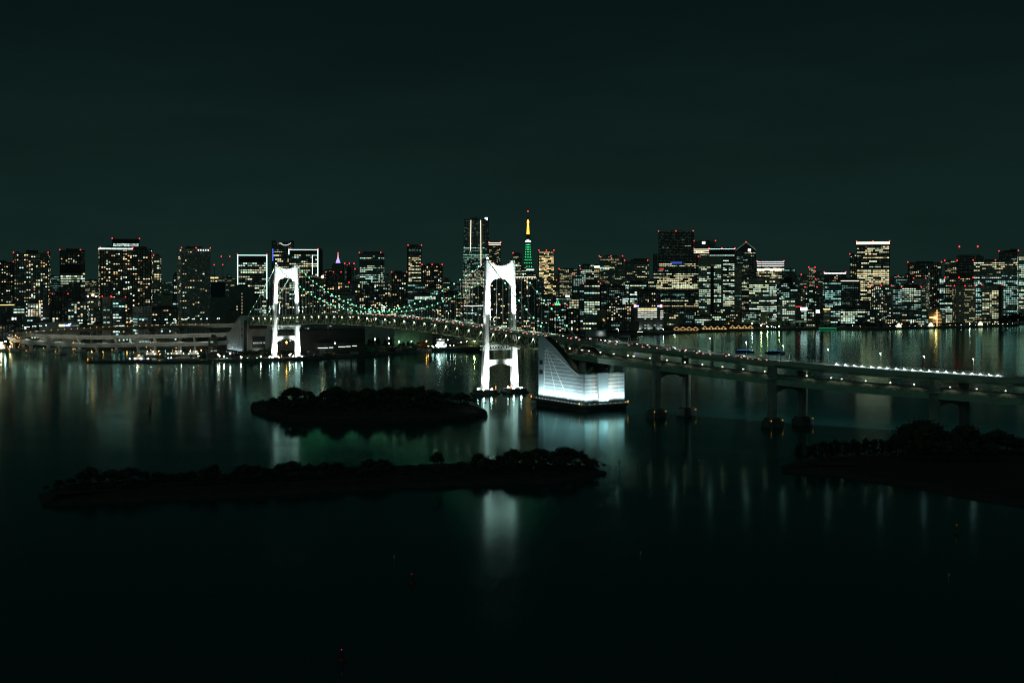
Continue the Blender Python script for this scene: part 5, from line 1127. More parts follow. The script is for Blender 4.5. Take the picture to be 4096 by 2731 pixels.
# distant skyline behind everything
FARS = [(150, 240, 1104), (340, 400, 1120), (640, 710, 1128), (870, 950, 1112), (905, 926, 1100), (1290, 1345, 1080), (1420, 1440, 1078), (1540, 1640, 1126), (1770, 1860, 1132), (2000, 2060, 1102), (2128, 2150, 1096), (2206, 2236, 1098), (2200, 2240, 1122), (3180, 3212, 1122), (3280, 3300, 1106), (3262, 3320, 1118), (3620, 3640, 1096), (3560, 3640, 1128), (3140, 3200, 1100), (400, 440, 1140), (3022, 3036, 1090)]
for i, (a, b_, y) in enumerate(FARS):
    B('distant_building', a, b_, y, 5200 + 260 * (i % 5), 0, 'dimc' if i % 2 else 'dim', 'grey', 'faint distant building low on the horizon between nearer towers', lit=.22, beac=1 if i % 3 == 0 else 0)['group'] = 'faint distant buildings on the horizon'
# big sheds behind the far quay
T = B('warehouse', 1197, 1460, 1320, 1830, 0, 'none', 'black', 'long black windowless shed behind the container yard', pent=False, d=50)
T0 = B('warehouse', 1255, 1460, 1372, 1800, 0, 'none', 'dark', 'low open shed with a bright white strip of light, before the black shed', pent=False, d=16)
w, d, h = dims(bpy.data.objects['warehouse.005'] if False else T0)
for x0, x1, z_ in ((-.42, -.22, 8.6), (-.20, -.12, 9), (-.02, .12, 10), (.13, .22, 10.4), (.25, .34, 11.2)): q = MB(); q.box(x0 * w, x1 * w, -d / 2 - .6, -d / 2 - .2, z_, z_ + .9); q.build('strip_lamp', lamp('shed_strip_lamp', (.95, 1, .85), 1.3, False), T0)
B('warehouse', 1460, 1580, 1300, 2060, 0, 'none', 'pale', 'pale warehouse with rows of small white windows beneath the truss', zones=((1300, 1335, 'off'),), lit=.5, pent=False)
B('warehouse', 1330, 1460, 1290, 2150, 0, 'none', 'grey', 'grey warehouse with a top row of white windows behind the black shed', zones=((1290, 1315, 'teal'),), lit=.4, pent=False)
T = B('warehouse', 1578, 1730, 1312, 2000, 0, 'none', 'grey', 'big blank warehouse wall washed by two green lamps', pent=False, d=50)
for px in (1596, 1646): q = thing('wall_lamp', 'small green-white lamp at the foot of the big blank warehouse', 'lamp', (X(px, 1985), 1985, GZ), 0, 'lamps before the blank warehouse'); k = MB(); k.bar((0, 0, 0), (0, 0, 8), .12, 5); k.build('post', M['steel'], q); k = MB(); k.ball((0, 0, 8.4), .7); k.build('lamp_head', E['lime'] if 0 else E['wht'], q); point('wall_light', (X(px, 1985), 1984, 9), 2600, (.3, 1, .35))
B('warehouse', 1728, 1935, 1318, 2020, 0, 'dark', 'black', 'long dark warehouse behind the moored ship', pent=False, lit=.03, d=40)
B('apartment_block', 1195, 1330, 1262, 2240, 0, 'dim', 'dcon', 'plain concrete block with a terrace behind the black shed', lit=.1, pent=(.2, 5))
B('office_building', 1085, 1197, 1330, 1880, 0, 'resd', 'beige', 'beige low building seen between the legs of the far bridge tower', lit=.1, pent=False)
# ------------------------------------------------------------------ loop viaduct on the left
LPT = [(985, 1292, 1850), (910, 1299, 1890), (760, 1301, 1930), (638, 1304, 1960), (425, 1311, 2010), (255, 1321, 2040), (150, 1328, 2045), (92, 1333, 2030), (56, 1339, 1990), (44, 1347, 1945), (64, 1356, 1905), (128, 1365, 1870), (230, 1372, 1845), (340, 1377, 1830), (595, 1374, 1825), (833, 1371, 1835), (930, 1365, 1845)]
lpth = Path([P(*q) for q in LPT], 8.0)
INN = [(60, 1333, 1985), (90, 1335, 1965), (130, 1337, 1948), (220, 1341, 1925), (340, 1345, 1905), (520, 1344, 1892), (720, 1340, 1884), (930, 1334, 1880)]
ipth = Path([P(*q) for q in INN], 8.0)
LV = thing('loop_viaduct', 'grey loop road viaduct curling over the harbour water at the far shore', 'viaduct', (X(300, 1950), 1950, 0), world=True)
for pth, hw_ in ((lpth, 6.5), (ipth, 5.0)):
    a_ = pth.s; mb = MB(); strip(mb, a_, -hw_, hw_, -1.0, 0, 0, pth.ax, pth.z, pth.v); strip(mb, a_, -hw_ * .55, hw_ * .55, -4.2, -1.0, 0, pth.ax, pth.z, pth.v); g_ = mb.build('girder', M['con'], LV)
    mb = MB(); strip(mb, a_, -hw_ + .4, hw_ - .4, .004, .05, 0, pth.ax, pth.z, pth.v); mb.build('roadway', M['asph'], g_)
    mb = MB()
    for v in (-hw_, hw_ - .3): strip(mb, a_, v, v + .3, -.6, 1.7, 0, pth.ax, pth.z, pth.v)
    mb.build('parapet', M['pale'], g_)
    t = 30.0
    while t < pth.len - 20:
        o = pth.ax(t); zz_ = pth.z(t); v = pth.v(t); u = Vector((v.y, -v.x, 0)); mb = MB()
        mb.obox(o - v * 2 - u * 1.5 + UPZ * -2, v * 4, u * 3, UPZ * (zz_ - 4.2 + 2)); mb.obox(o - v * 5 - u * 1.6 + UPZ * (zz_ - 6.4), v * 10, u * 3.2, UPZ * 2.2); p_ = mb.build('pier', M['con'], LV)
        if o.y < shore_D(CX + F * o.x / o.y): mb = MB(); mb.obox(o - v * 7 - u * 6 + UPZ * -2, v * 14, u * 12, UPZ * 5.2); mb.build('footing', M['dcon'], p_); mb = MB(); mb.ball(o - Vector((5, 6, 0)) + UPZ * 4, .5); mb.build('marker_lamp', E['amb'], p_)
        t += 62.0
t = 90.0; k = 0
while t < lpth.len * .62:             # small amber road markers along the loop parapet
    o = lpth.ax(t) - lpth.v(t) * -6.3; mb = MB(); mb.ball((o.x, o.y, lpth.z(t) + 1.5), .55, 0); mb.build('marker_lamp', E['amb'], LV); t += 13
PS = Placer(make_post(10.0, 1.3, 'tall', True))
for px in (88, 105, 128, 142, 163, 188, 283, 287, 328, 331, 378, 480, 533, 580, 627, 671, 703, 735, 752, 780, 811, 835, 880):
    cand = [t for t in range(0, int(lpth.len * .5)) if abs(CX + F * lpth.ax(t).x / lpth.ax(t).y - px) < 3]
    if cand: t = cand[0]; o = lpth.ax(t) + lpth.v(t) * 5; PS.put((o.x, o.y, lpth.z(t)), R.uniform(0, 3), None, 'slim lit lamp post on the upper road of the loop viaduct', 'lamp posts on the loop viaduct')
for t in range(20, int(lpth.len), 38):
    o = lpth.ax(t); lo_ = t > lpth.len * .5
    if lo_: spot('road_and_fill_light', (o.x, o.y - 30, lpth.z(t) - 8), (o.x, o.y, lpth.z(t) - 1), 4500, 140, .8, (.95, 1, .8))  # unseen spot added low beside the loop to brighten its girder
    down('road_and_fill_light', (o.x, o.y, lpth.z(t) + 9), 8000, (.85, 1, .82))
for t in range(20, int(ipth.len), 36): o = ipth.ax(t); spot('road_and_fill_light', (o.x, o.y - 34, ipth.z(t) - 6), (o.x, o.y, ipth.z(t) - 1), 8500, 140, .8, (1, 1, .8))  # unseen spots added off the inner road to light its girder side
t = lpth.find(145); o = lpth.at(lpth.len * .56); PC.put((o.x, o.y, o.z + .06), .3, None, 'lone car with red tail lamps on the lower turn of the loop', None)

# ------------------------------------------------------------------ lamps along the shores
def lamp_kind(m, h=7.0, r=.55, name='shore_lamp'):
    t = thing(name, 'x', 'lamp'); mb = MB(); mb.bar((0, 0, 0), (0, 0, h), .12, 5, .08); mb.build('post', M['steel'], t); mb = MB(); mb.ball((0, 0, h + r), r, n=8, rings=6); mb.build('lamp_head', E[m], t); return Placer(t)
LK = dict(park=lamp_kind('park', 5, .5), wht=lamp_kind('wht'), warm=lamp_kind('warm'), sod=lamp_kind('sod'), hot=lamp_kind('hot', 9, .9, 'flood_lamp'), lime=lamp_kind('lime', 9, .95, 'flood_lamp'), grn=lamp_kind('grn', 3, .6, 'garden_lamp'))
def shore_lamp(px, py, kind, label, group=None, sc=1.0, D=None, z0=GZ):
    D = D or shore_D(px) + 14; p = LK[kind]; hh = (5.0 if kind == 'park' else 7.0 if kind in ('wht', 'warm', 'sod') else 9 if kind in ('hot', 'lime') else 3); top = Z(py, D) - z0
    s = max(.35, top / (hh + .7)); p.put((X(px, D), D, z0), 0, (sc, sc, s), label, group)
for px, py, sc in ((872, 1416, 1.5), (878, 1422, 1.2), (896, 1425, 1.4), (921, 1414, 1.1), (964, 1427, 1.7), (1043, 1425, 1.6)):
    shore_lamp(px, py, 'park', 'bright warm park lamp by the far anchorage', 'warm lamps in the park by the far anchorage', sc, shore_D(px) + 3)
for px, py in ((908, 1432), (990, 1434), (1028, 1434)): shore_lamp(px, py, 'grn', 'small green garden lamp on the bank by the far anchorage', 'green garden lamps by the far anchorage', 1.3, shore_D(px) + 8)
shore_lamp(1158, 1419, 'park', 'twin warm lamp between the legs of the far bridge tower', 'lamps between the far tower legs', 1.3, 1706); shore_lamp(1164, 1415, 'warm', 'twin warm lamp between the legs of the far bridge tower', 'lamps between the far tower legs', 1.1, 1708)
shore_lamp(1146, 1368, 'sod', 'orange lamp beneath the strut of the far bridge tower', None, 1.3, 1760)
for px, py, kd, sc in ((3045, 1302, 'lime', 1.2), (3070, 1306, 'lime', 1.3), (3117, 1305, 'lime', 1.2)): shore_lamp(px, py, kd, 'glaring yellow-green floodlight on the pier right of the gabled sheds', 'yellow-green floodlights on the pier', sc)
shore_lamp(3009, 1295, 'hot', 'white floodlight at the end of the gabled sheds', None, .8)
for px, py in ((3086, 1305), (3095, 1308), (3101, 1313)): shore_lamp(px, py, 'wht', 'small white lamp among the yellow-green floodlights', 'white lamps among the yellow-green floodlights', 1.1)
shore_lamp(3879, 1296, 'hot', 'dazzling white floodlight on the quay below the finned beige tower', None, 1.5)
shore_lamp(2653, 1317, 'hot', 'white lamp at the quay corner of the depot', None, .8); 
for px, py, kd in ((2552, 1334, 'warm'), (2560, 1327, 'warm'), (2568, 1332, 'wht')): shore_lamp(px, py, kd, 'small lamp on the dark quay before the depot', 'lamps on the dark quay before the depot', 1.3)
for px, py, kd, sc in ((3410, 1302, 'warm', .9), (3440, 1305, 'warm', .8), (3560, 1304, 'wht', .9), (3583, 1303, 'wht', 1), (3607, 1296, 'warm', 1.2), (3640, 1302, 'warm', .9), (3660, 1303, 'wht', 1), (3685, 1304, 'wht', 1.2), (3712, 1303, 'wht', .9), (3736, 1302, 'wht', .8), (3760, 1302, 'wht', .8), (3800, 1300, 'warm', 1), (3822, 1300, 'warm', .9), (3845, 1300, 'wht', .9), (3903, 1298, 'wht', .8), (3928, 1296, 'warm', 1.2), (3950, 1298, 'wht', .8), (3970, 1299, 'wht', .8), (3992, 1297, 'wht', 1), (4010, 1297, 'wht', .9), (4030, 1297, 'wht', .8), (4050, 1296, 'wht', .8)):
    shore_lamp(px, py, kd, 'small promenade lamp on the right-hand waterfront', 'lamps along the right-hand promenade', sc * R.uniform(.45, .9))
shore_lamp(3978, 1303, 'sod', 'small reddish lamp low on the right-hand quay', None, .8)
for px, py, kd in ((40, 1372, 'sod'), (190, 1389, 'wht'), (240, 1381, 'wht'), (292, 1387, 'sod'), (368, 1390, 'sod'), (396, 1386, 'warm'), (436, 1389, 'sod'), (462, 1377, 'sod'), (505, 1388, 'sod'), (520, 1391, 'wht'), (586, 1380, 'wht'), (620, 1388, 'sod'), (662, 1391, 'wht'), (690, 1386, 'sod')):
    shore_lamp(px, py, kd, 'little quay lamp across the harbour basin below the loop road', 'quay lamps across the harbour basin', 1.2)
for px, py, kd in ((1555, 1352, 'wht'), (1340, 1372, 'wht'), (1500, 1356, 'wht'), (1556, 1373, 'warm'), (1706, 1365, 'sod'), (1844, 1368, 'wht'), (1867, 1364, 'warm'), (1898, 1363, 'lime')):
    shore_lamp(px, py, kd, 'lamp on the container quay behind the main span', 'lamps on the container quay', 1.0, shore_D(px) + (60 if py < 1360 else 25))
# floodlight mast in the far left
T = thing('floodlight_mast', 'tall floodlight mast with one orange and two white glaring lamps', 'floodlight mast', (X(360, 2105), 2105, GZ)); zz_ = Z(1184, 2105) - GZ; q = MB(); q.bar((0, 0, 0), (0, 0, zz_), .5, 6, .3); q.bar((-8, 0, zz_), (10, 0, zz_), .3, 4); q.build('post', M['steel'], T)
for px, py, m_, r_ in ((352, 1185, 'mast', 1.2), (372, 1180, 'sod', 2.0), (385, 1186, 'mast', 1.0)): q = MB(); q.ball((X(px - 360 + CX, 2105), -.8, Z(py, 2105) - GZ), r_); q.build('lamp_head', E[m_] if m_ != 'sod' else lamp('orange_flood_lamp', (1, .55, .18), 14), T)

# ------------------------------------------------------------------ gabled waterfront sheds with a zigzag line of light
for (a, b_, y0, y1, lb) in ((2694, 2794, 1317, 1308, 'first row of four gabled sheds edged by a zigzag gold light, nearest the depot'), (2808, 2906, 1316, 1305, 'middle row of four gabled sheds edged by a zigzag gold light'), (2919, 3013, 1313, 1302, 'row of four gabled sheds with zigzag gold light beside the floodlit pier')):
    D = shore_D((a + b_) / 2) + 30; T = thing('gabled_shed', lb, 'shed', (X((a + b_) / 2, D), D, GZ), -math.atan2(X((a + b_) / 2, D), D)); w = (b_ - a) / F * D; he, hr = Z(y0, D) - GZ, Z(y1, D) - GZ; n = 4; q = MB(); rl = MB(); wl = MB(); dr = MB()
    for i in range(n):
        x0, x1 = -w / 2 + w * i / n, -w / 2 + w * (i + 1) / n; xm = (x0 + x1) / 2; q.extrude([(x0 + .02, 0, 0), (x1 - .02, 0, 0), (x1 - .02, 0, he), (xm, 0, hr), (x0 + .02, 0, he)], (0, 26, 0)); rl.bar((x0, -.5, he), (xm, -.5, hr), .26, 4); rl.bar((xm, -.5, hr), (x1, -.5, he), .26, 4)
        wl.box(x0 + 2, x0 + 6, -.5, -.15, 1.0, 1.5); wl.box(x1 - 5, x1 - 1.5, -.5, -.15, 1.0, 1.5); dr.box(xm - 2, xm + 2, -.3, -.05, 0, 4.5)
    q.build('wall', M['brown'], T); rl.build('zigzag_light', E['gold'], T); wl.build('wall_lamp', E['gold'], T); dr.build('door', M['black'], T); point('shed_light', (T.location.x, T.location.y - 7, 3), 500, (1, .6, .25), 2)
# illuminated ship mast
D = shore_D(3748) + 20; T = thing('illuminated_mast', 'gold-lit ship mast with four crossing yards standing on the promenade', 'mast', (X(3748, D), D, GZ))
def mz(py): return Z(py, D) - GZ
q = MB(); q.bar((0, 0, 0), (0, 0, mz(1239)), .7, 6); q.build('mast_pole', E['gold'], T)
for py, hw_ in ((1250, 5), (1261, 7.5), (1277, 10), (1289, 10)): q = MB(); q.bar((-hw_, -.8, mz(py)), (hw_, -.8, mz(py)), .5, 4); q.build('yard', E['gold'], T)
for px, py, lb in ((3598, 1288, 'glowing white arched tent on the promenade below the white-banded office'), (3726, 1284, 'glowing white arched tent left of the illuminated mast'), (3924, 1287, 'glowing warm arched tent right of the dazzling floodlight')):
    D = shore_D(px) + 24; T = thing('tent', lb, 'tent', (X(px, D), D, GZ)); q = MB(); pl = [(-4.4, 0, 0), (-2.2, 0, 0), (-1.6, 0, 4.5), (0, 0, 6.2), (1.6, 0, 4.5), (2.2, 0, 0), (4.4, 0, 0), (3.4, 0, 5.2), (0, 0, 9), (-3.4, 0, 5.2)]
    q.extrude(pl[:2] + pl[2:4] + pl[8:], (0, 8, 0)); q.extrude(pl[3:9], (0, 8, 0)); q.build('lit_canopy', lamp('warm_canvas', (1, .88, .55), 1.7, False), T); q = MB(); q.bar((0, 4, 0), (0, 4, 6), .2, 5); q.build('pole', M['steel'], T)
for a, b_, y0, lb, m_ in ((3662, 3700, 1279, 'white lit glass kiosk on the promenade', 'off'), (3222, 3262, 1295, 'small pavilion with warm roof lights left of the green quay line', 'resx')):
    D = shore_D((a + b_) / 2) + 30; B('kiosk', a, b_, y0, D, 0, m_, 'pale', lb, pent=(.5, 2), d=10, lit=.95)
# raised expressway along the right shore
wp = Path([P(x, y, d) for x, y, d in ((2590, 1296, 2900), (2700, 1294, 2880), (2850, 1290, 2850), (3000, 1287, 2830), (3130, 1284, 2850), (3260, 1281, 2920), (3420, 1280, 3000), (3520, 1280, 3080))], 20)
T = thing('elevated_expressway', 'pale green elevated expressway running behind the gabled sheds', 'expressway', (X(2900, 2850), 2850, 0), world=True); q = MB(); strip(q, wp.s, -8, 8, -3.2, 0, 0, wp.ax, wp.z, wp.v); q.build('girder', M['green'], T); q = MB()
for v in (-8, 7.7): strip(q, wp.s, v, v + .3, 0, 1.1, 0, wp.ax, wp.z, wp.v)
q.build('parapet', M['con'], T)
for t in range(20, int(wp.len), 60): o = wp.ax(t); q = MB(); q.obox(o - Vector((1.5, 1.5, 0)) + UPZ * 2, Vector((3, 0, 0)), Vector((0, 3, 0)), UPZ * (wp.z(t) - 5.2)); q.build('pier', M['con'], T)
for t in range(40, int(wp.len), 110): o = wp.ax(t) - wp.v(t) * 22; spot('road_and_fill_light', (o.x, o.y, wp.z(t) - 4), (wp.ax(t).x, wp.ax(t).y, wp.z(t)), 3000, 140, .6, (.7, 1, .8))
# low jetty with a green light line
D0 = shore_D(3300) - 6; T = thing('jetty', 'dark jetty with a long green light line', 'jetty', (X(3290, D0), D0, 0)); w = 190 / F * D0; q = MB(); q.box(-w / 2, w / 2, -5, 5, 1.6, 2.6)
for i in range(14): x_ = -w / 2 + w * (i + .5) / 14; q.bar((x_, 0, -2), (x_, 0, 1.6), .5, 6)
q.build('deck', M['dcon'], T); q = MB(); q.box(-w * .38, w * .45, -5.3, -5.05, 2.2, 2.8); q.build('green_light_line', lamp('green_line', (.05, 1, .4), .9, False), T)

# ------------------------------------------------------------------ trees on the shores
for i in range(34):
    px = 3130 + 28 * i + R.uniform(-8, 8)
    if px < 4090: D = shore_D(px) + R.uniform(22, 40); put_tree(TREES, px, D, R.uniform(1283, 1296), GZ, 'dark tree in the line along the right-hand promenade', 'trees along the right-hand promenade', R.uniform(14, 24))
for px, yt, w in ((4020, 1254, 40), (4048, 1248, 44), (4078, 1246, 46), (4104, 1250, 40), (4000, 1262, 30)): put_tree(TREES, px, 2860, yt, GZ, 'tall dark tree in the grove below the wide teal office', 'grove at the right picture edge', w)
for px, yt, w in ((968, 1404, 26), (985, 1400, 28), (1003, 1396, 30), (1022, 1400, 28), (1042, 1396, 30), (1060, 1390, 30), (1078, 1386, 26), (1100, 1392, 24), (880, 1396, 22), (946, 1408, 20), (1092, 1404, 22), (1116, 1402, 16)): put_tree(TREES, px, shore_D(px) + 46, yt, GZ, 'dark tree in the park at the foot of the far anchorage', 'park trees by the far anchorage', w)
for px, yt in ((1478, 1352), (1492, 1350), (1512, 1348), (1540, 1352), (1562, 1350), (1614, 1366), (1632, 1364), (1650, 1368), (1600, 1372)): put_tree(TREES, px, 1940, yt, GZ, 'dark tree between the warehouses and the container yard', 'trees behind the container yard', R.uniform(14, 20))

# ------------------------------------------------------------------ container yard
CM = [M['pale'], M['grey'], M['teal'], M['brown'], M['orange'], M['dark']]; CP = []
for m_ in CM:
    t = thing('shipping_container', 'x', 'container'); q = MB(); q.box(-6.1, 6.1, -1.22, 1.22, .1, 2.6)
    for i in range(16): x_ = -5.8 + 11.6 * i / 15; q.box(x_ - .12, x_ + .12, -1.3, -1.2, .3, 2.4)
    q.build('box', m_, t); q = MB(); q.box(6.08, 6.18, -1.1, 1.1, .2, 2.5); q.build('door', M['steel'], t); CP.append(Placer(t))
CN = ['pale', 'grey', 'teal', 'brown', 'orange', 'dark']
for i in range(74):
    px = R.uniform(1215, 1690); k = R.choices(range(6), (4, 5, 1.4, 2, .8, 3))[0]; D = shore_D(px) + R.choice((26, 40, 54, 70, 84)); st = R.choice((0, 0, 1, 2))
    for j in range(st + 1): CP[k].put((X(px, D), D, GZ + 2.55 * j), R.choice((.35, .35, .35 + 1.57)) + R.uniform(-.02, .02), None, CN[k] + ' shipping container in the dark yard behind the main span', CN[k] + ' containers in the yard')
for i in range(14): 
    px = R.uniform(1215, 1330); D = shore_D(px) + R.uniform(24, 60)
for px in (1300, 1420, 1540, 1640): down('yard_light', (X(px, 1800), shore_D(px) + 55, 16), 1500, (.95, 1, .85))

# ------------------------------------------------------------------ ships and boats
def hull(mb, L_, Wd, h0, h1, m=0, bow=.28):
    n = 10; sec = []
    for i in range(n + 1):
        f = i / n; x_ = -L_ / 2 + L_ * f; k = 1 if f < 1 - bow else math.sqrt(max(0, 1 - ((f - 1 + bow) / bow) ** 2)); k = max(k, .04); sh = (h1 - h0) * (1 + .35 * max(0, (f - .6) / .4) ** 2)
        sec.append([(x_, -Wd / 2 * k, h0 + sh), (x_, -Wd / 2 * k * .8, h0), (x_, Wd / 2 * k * .8, h0), (x_, Wd / 2 * k, h0 + sh)])
    vs = [p for s_ in sec for p in s_]; fs = [(0, 1, 2, 3), tuple(n * 4 + i for i in (3, 2, 1, 0))]
    for i in range(n):
        for j in range(4): fs.append((i * 4 + j, (i + 1) * 4 + j, (i + 1) * 4 + (j + 1) % 4, i * 4 + (j + 1) % 4))
    mb.add(vs, fs, m)
def tug(label, px, py, L_, rz, lamps, hullm='hull', lit=2200, col=(1, .9, .72), lm='wht'):
    D = DW(py); t = thing('tugboat', label, 'boat', (X(px, D), D, 0), rz); q = MB(); hull(q, L_, L_ * .3, -.6, 2.6); q.build('hull', M[hullm], t)
    q = MB(); q.box(-L_ * .2, L_ * .18, -L_ * .1, L_ * .1, 2.4, 5.2); q.box(-L_ * .08, L_ * .14, -L_ * .08, L_ * .08, 5.2, 8.0); q.box(-L_ * .1, L_ * .16, -L_ * .09, L_ * .09, 8.0, 8.25); q.build('deckhouse', M['pale'], t)
    q = MB(); q.box(-L_ * .06, L_ * .12, -L_ * .083, L_ * .083, 6.3, 7.4); q.build('window', M['black'], t)
    q = MB(); q.bar((0, 0, 8), (0, 0, 14), .15, 5); q.bar((-1.6, 0, 11.5), (1.6, 0, 11.5), .1, 4); q.build('mast', M['steel'], t); q = MB(); q.bar((-L_ * .16, 0, 5), (-L_ * .16, 0, 8.2), .8, 8); q.build('funnel', M['red'], t)
    for (x_, z_, m_) in lamps: q = MB(); q.ball((x_, -L_ * .12, z_), .42); q.build('deck_lamp', E[m_], t)
    if lit: point('boat_light', (X(px, D), D - L_ * .3, 7.5), lit, col)
    return t
tug('tugboat with four white lamps in a row along the breakwater', 558, 1444, 34, .05, [(-12, 3.4, 'hot'), (-5, 3.4, 'hot'), (3, 3.4, 'hot'), (13, 3.4, 'hot'), (0, 8.5, 'sod')])
tug('lit tugboat moored at the jetty, warm lamps on its deck', 612, 1426, 34, .1, [(-7, 7.4, 'wht'), (1, 7.4, 'wht'), (-8, 4, 'warm'), (3, 4, 'warm'), (9, 8, 'sod')])
tug('second lit tugboat at the jetty, an orange lamp at its bow', 714, 1424, 34, -.1, [(-9, 4, 'warm'), (-3, 7.6, 'wht'), (5, 7.6, 'wht'), (-1, 4, 'warm'), (-14, 3.6, 'wht'), (9, 4, 'wht')])
tug('white tugboat with bluish deck lamps, last along the jetty', 780, 1424, 30, .0, [(-6, 7, 'wht'), (2, 7, 'wht'), (-8, 3.6, 'wht'), (5, 3.6, 'wht'), (10, 8.5, 'sod')])
tug('pale unlit work boat behind the breakwater end', 735, 1441, 42, .05, [(-20, 3.6, 'wht'), (-16, 4, 'wht')], 'grey', 350)
T = thing('barge', 'dark flat barge lying under the loop road, a few orange lamps on it', 'barge', (X(452, 1965), 1965, 0)); q = MB(); hull(q, 82, 15, -.6, 3.4, 0, .1); q.build('hull', M['hull'], T); q = MB(); q.box(-30, -20, -4, 4, 3.2, 9); q.build('deckhouse', M['dark'], T); q = MB(); q.bar((10, 0, 3), (26, 0, 15), .5, 4); q.bar((10, 0, 3), (10, 0, 12), .6, 4); q.build('crane_boom', M['dark'], T)
for x_ in (-32, -14, 8, 24): q = MB(); q.ball((x_, -6, 5), .6); q.build('deck_lamp', E['sod'], T)
# glaring work vessel at the left picture edge
D = DW(1404); T = thing('work_vessel', 'glaringly lit work vessel with crane lamps at the left picture edge', 'vessel', (X(10, D), D, 0), .1); q = MB(); hull(q, 46, 13, -.6, 3.8); q.build('hull', M['hull'], T); q = MB(); q.box(-14, 4, -4, 4, 3.6, 10); q.box(-10, 0, -3.5, 3.5, 10, 14); q.build('deckhouse', M['pale'], T)
q = MB(); q.bar((12, 0, 3), (12, 0, 16), .5, 5); q.bar((12, 0, 16), (20, 0, 22), .4, 4); q.build('crane_boom', M['orange'], T)
for x_, z_, r_, m_ in ((-8, 9, 2.3, 'warm'), (-5, 15.5, .9, 'hot'), (6, 15.5, .9, 'hot'), (13, 7, .9, 'warm'), (0, 8, .8, 'sod'), (15, 12, .5, 'sod')): q = MB(); q.ball((x_, -6, z_), r_); q.build('deck_lamp', lamp('glaring_work_lamp', (1, .62, .26), 420) if r_ > 1.5 else E[m_], T)
point('boat_light', (X(14, D), D - 9, 9), 6000, (1, .78, .45))
# moored cargo ship behind the near tower
D = DW(1403); T = thing('cargo_ship', 'long dark cargo ship moored at the container quay with a lit white bridge', 'ship', (X(1822, D), D, 0), .05); q = MB(); hull(q, 92, 16, -.8, 5.2, 0, .16); q.build('hull', M['hull'], T); q = MB(); q.box(-44, 44, -8.05, -7.85, 5.0, 5.8); q.build('bulwark', M['grey'], T)
q = MB(); q.box(-30, -14, -6, 6, 4.8, 12); q.box(-29, -17, -5.5, 5.5, 12, 18); q.box(-30, -16, -7, 7, 18, 18.4); q.build('deckhouse', M['white'], T); q = MB(); q.box(-29.5, -16.5, -5.65, -5.45, 15.4, 17); q.build('window', M['black'], T)
q = MB(); q.bar((-22, 0, 18), (-22, 0, 26), .3, 5); q.build('mast', M['steel'], T); q = MB(); q.bar((20, 0, 5), (20, 0, 15), .5, 5); q.bar((20, 0, 14), (2, 0, 12), .35, 4); q.build('derrick', M['steel'], T)
for x_, z_, m_ in ((-34, 6.5, 'wht'), (-36, 8, 'wht'), (-30, 9, 'wht'), (-27, 10.5, 'hot'), (-22, 9.5, 'wht'), (-20, 13.5, 'wht'), (-24, 18.6, 'hot'), (-14, 9, 'wht'), (-8, 9, 'wht'), (-3, 9, 'warm'), (-12, 17.5, 'warm'), (-42, 8, 'sod'), (-18, 6.5, 'wht'), (-26, 6.5, 'hot')): q = MB(); q.ball((x_, -8.3, z_), .5); q.build('deck_lamp', E[m_], T)
point('ship_light', (X(1822, D) - 24, D - 15, 16), 420, (.95, 1, .9)); point('ship_light', (X(1822, D), D - 16, 10), 500, (.95, 1, .9))
# party boats
def party(label, px, py, L_, m_, n, rz=0):
    D = DW(py); t = thing('party_boat', label, 'boat', (X(px, D), D, 0), rz); q = MB(); hull(q, L_, L_ * .22, -.4, 1.4); q.build('hull', M['hull'], t); q = MB(); q.box(-L_ * .36, L_ * .26, -L_ * .09, L_ * .09, 1.3, 3.4); q.box(-L_ * .38, L_ * .3, -L_ * .1, L_ * .1, 3.4, 3.6); q.build('cabin', M['dark'], t)
    q = MB(); q.box(-L_ * .34, L_ * .24, -L_ * .095, L_ * .095, 2.0, 3.0); q.build('window', M['black'], t)
    for i in range(n): q = MB(); q.ball((-L_ * .38 + L_ * .66 * i / (n - 1), -L_ * .1, 3.75), .32); q.build('roof_lamp', E[m_], t)
    return t
party('low party boat strung with blue lamps behind the viaduct', 2978, 1409, 30, 'blue', 14, .05)
party('second party boat with blue lamps, near the white gantry', 3100, 1412, 30, 'blue', 11, -.02)
party('small launch outlined by white lamps on the bay before the depot', 2637, 1392, 12, 'cream', 6, .3)
# jetty and breakwater of the harbour
D = DW(1432); T = thing('jetty', 'low dark jetty on thin legs inside the harbour', 'jetty', (X(640, D), D, 0)); w = 330 / F * D; q = MB(); q.box(-w / 2, w / 2, -2, 2, 2.2, 3.0)
for i in range(24): x_ = -w / 2 + w * (i + .5) / 24; q.bar((x_, -1.5, -2), (x_, -1.5, 2.2), .3, 5)
q.build('deck', M['dcon'], T)
D = DW(1450); T = thing('breakwater', 'long thin dark breakwater closing the harbour', 'breakwater', (X(598, D), D, 0)); w = 505 / F * D; q = MB(); q.box(-w / 2, w / 2, -2, 4, -2, 2.0); q.box(-w / 2 + 1, w / 2, 1, 2.4, 2.0, 2.6); q.build('wall', M['dcon'], T); q = MB(); q.ball((-w / 2 + 2, 0, 5), .55); q.bar((-w / 2 + 2, 0, 2), (-w / 2 + 2, 0, 4.6), .12, 5); q.build('marker_lamp', E['amb'], T)
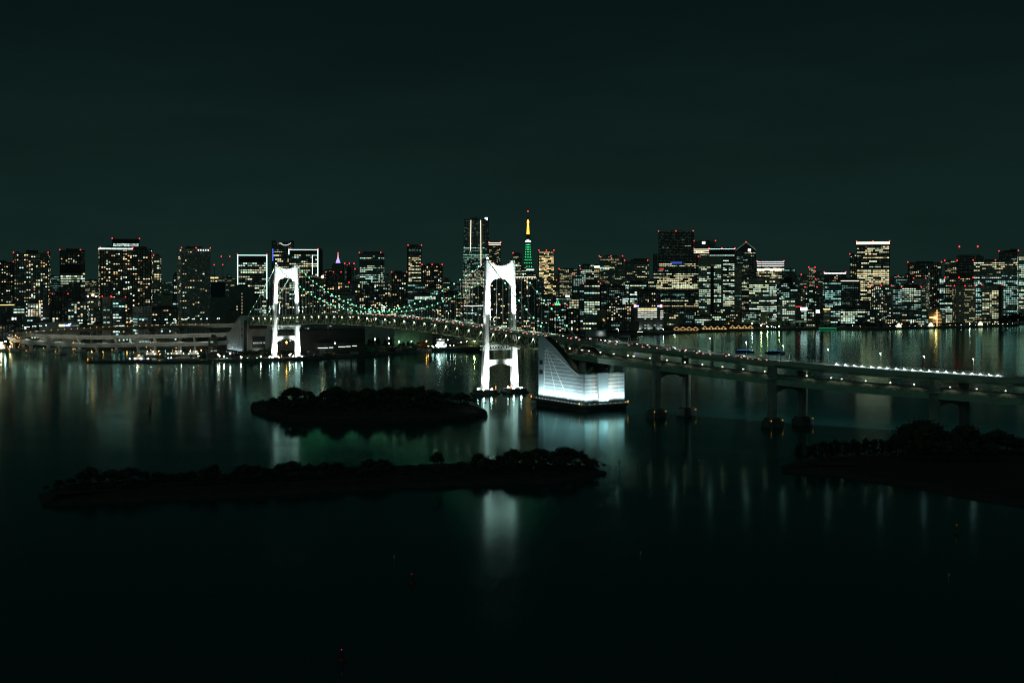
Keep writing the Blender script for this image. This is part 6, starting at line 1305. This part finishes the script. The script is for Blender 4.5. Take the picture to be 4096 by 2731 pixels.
shore_lamp(640, 1429, 'sod', 'orange lamp post on the harbour jetty', None, 1.1, DW(1432), 3.0); shore_lamp(794, 1427, 'sod', 'bright orange lamp beside the last tugboat', None, 1.5, DW(1440), 3.0)
B('control_house', 834, 872, 1349, 1775, .1, 'dim', 'brown', 'brown many-balconied house on the harbour corner with two bright windows', lit=.15, zones=((1362, 1372, 'offx'),), slabs=True, rows=True)
# buoys and channel stakes
def buoy(px, py, h, label, m_='red', e_='beacon'):
    D = DW(py); t = thing('buoy', label, 'buoy', (X(px, D), D, 0)); q = MB(); q.lathe([(1.2, -.5), (1.25, .6), (.9, 1.0)], 10); q.build('float', M[m_], t); q = MB(); q.bar((0, 0, .9), (0, 0, h), .55, 6, .25)
    for k in range(4): a = k * 1.571; q.bar((.8 * math.cos(a), .8 * math.sin(a), 1), (.3 * math.cos(a), .3 * math.sin(a), h), .08, 4)
    q.build('cage', M[m_], t); q = MB(); q.ball((0, 0, h + .2), .08); q.build('lantern', E[e_], t); return t
buoy(600, 1640, 5.4, 'red lantern buoy alone on the dark water left of the small island')
for px, py, h, lb in ((2477, 1878, 5.4, 'thin pale stake in the water right of the long island tip'), (2552, 1872, 5, 'second thin stake right of the long island tip'), (2796, 1870, 5, 'thin stake standing below the first viaduct pier'), (2606, 1992, 4, 'thin stake in the water below the long island tip'), (2896, 1992, 4, 'dark thin stake between the long island and the park'), (1577, 2262, 4.2, 'pale stake in the dark foreground water beside a red buoy'), (2563, 2240, 3.6, 'faint stake in the dark foreground water right of the tower reflection'), (3795, 2334, 4, 'faint stake in the foreground water below the park')):
    D = DW(py); t = thing('channel_stake', lb, 'stake', (X(px, D), D, 0)); q = MB(); q.bar((0, 0, -2), (0, 0, h), .22, 6, .16); q.build('pole', M['grey'], t); q = MB(); q.box(-.3, .3, -.3, .3, h - 1.1, h); q.build('top_mark', M['pale'], t)
buoy(1647, 2335, 3.6, 'small red-lit buoy in the dark foreground water'); buoy(1367, 2645, 3.4, 'small dark red-lit buoy at the bottom of the picture'); buoy(3827, 2132, 3.6, 'yellow buoy with an orange lantern before the park', 'buoy', 'amb')
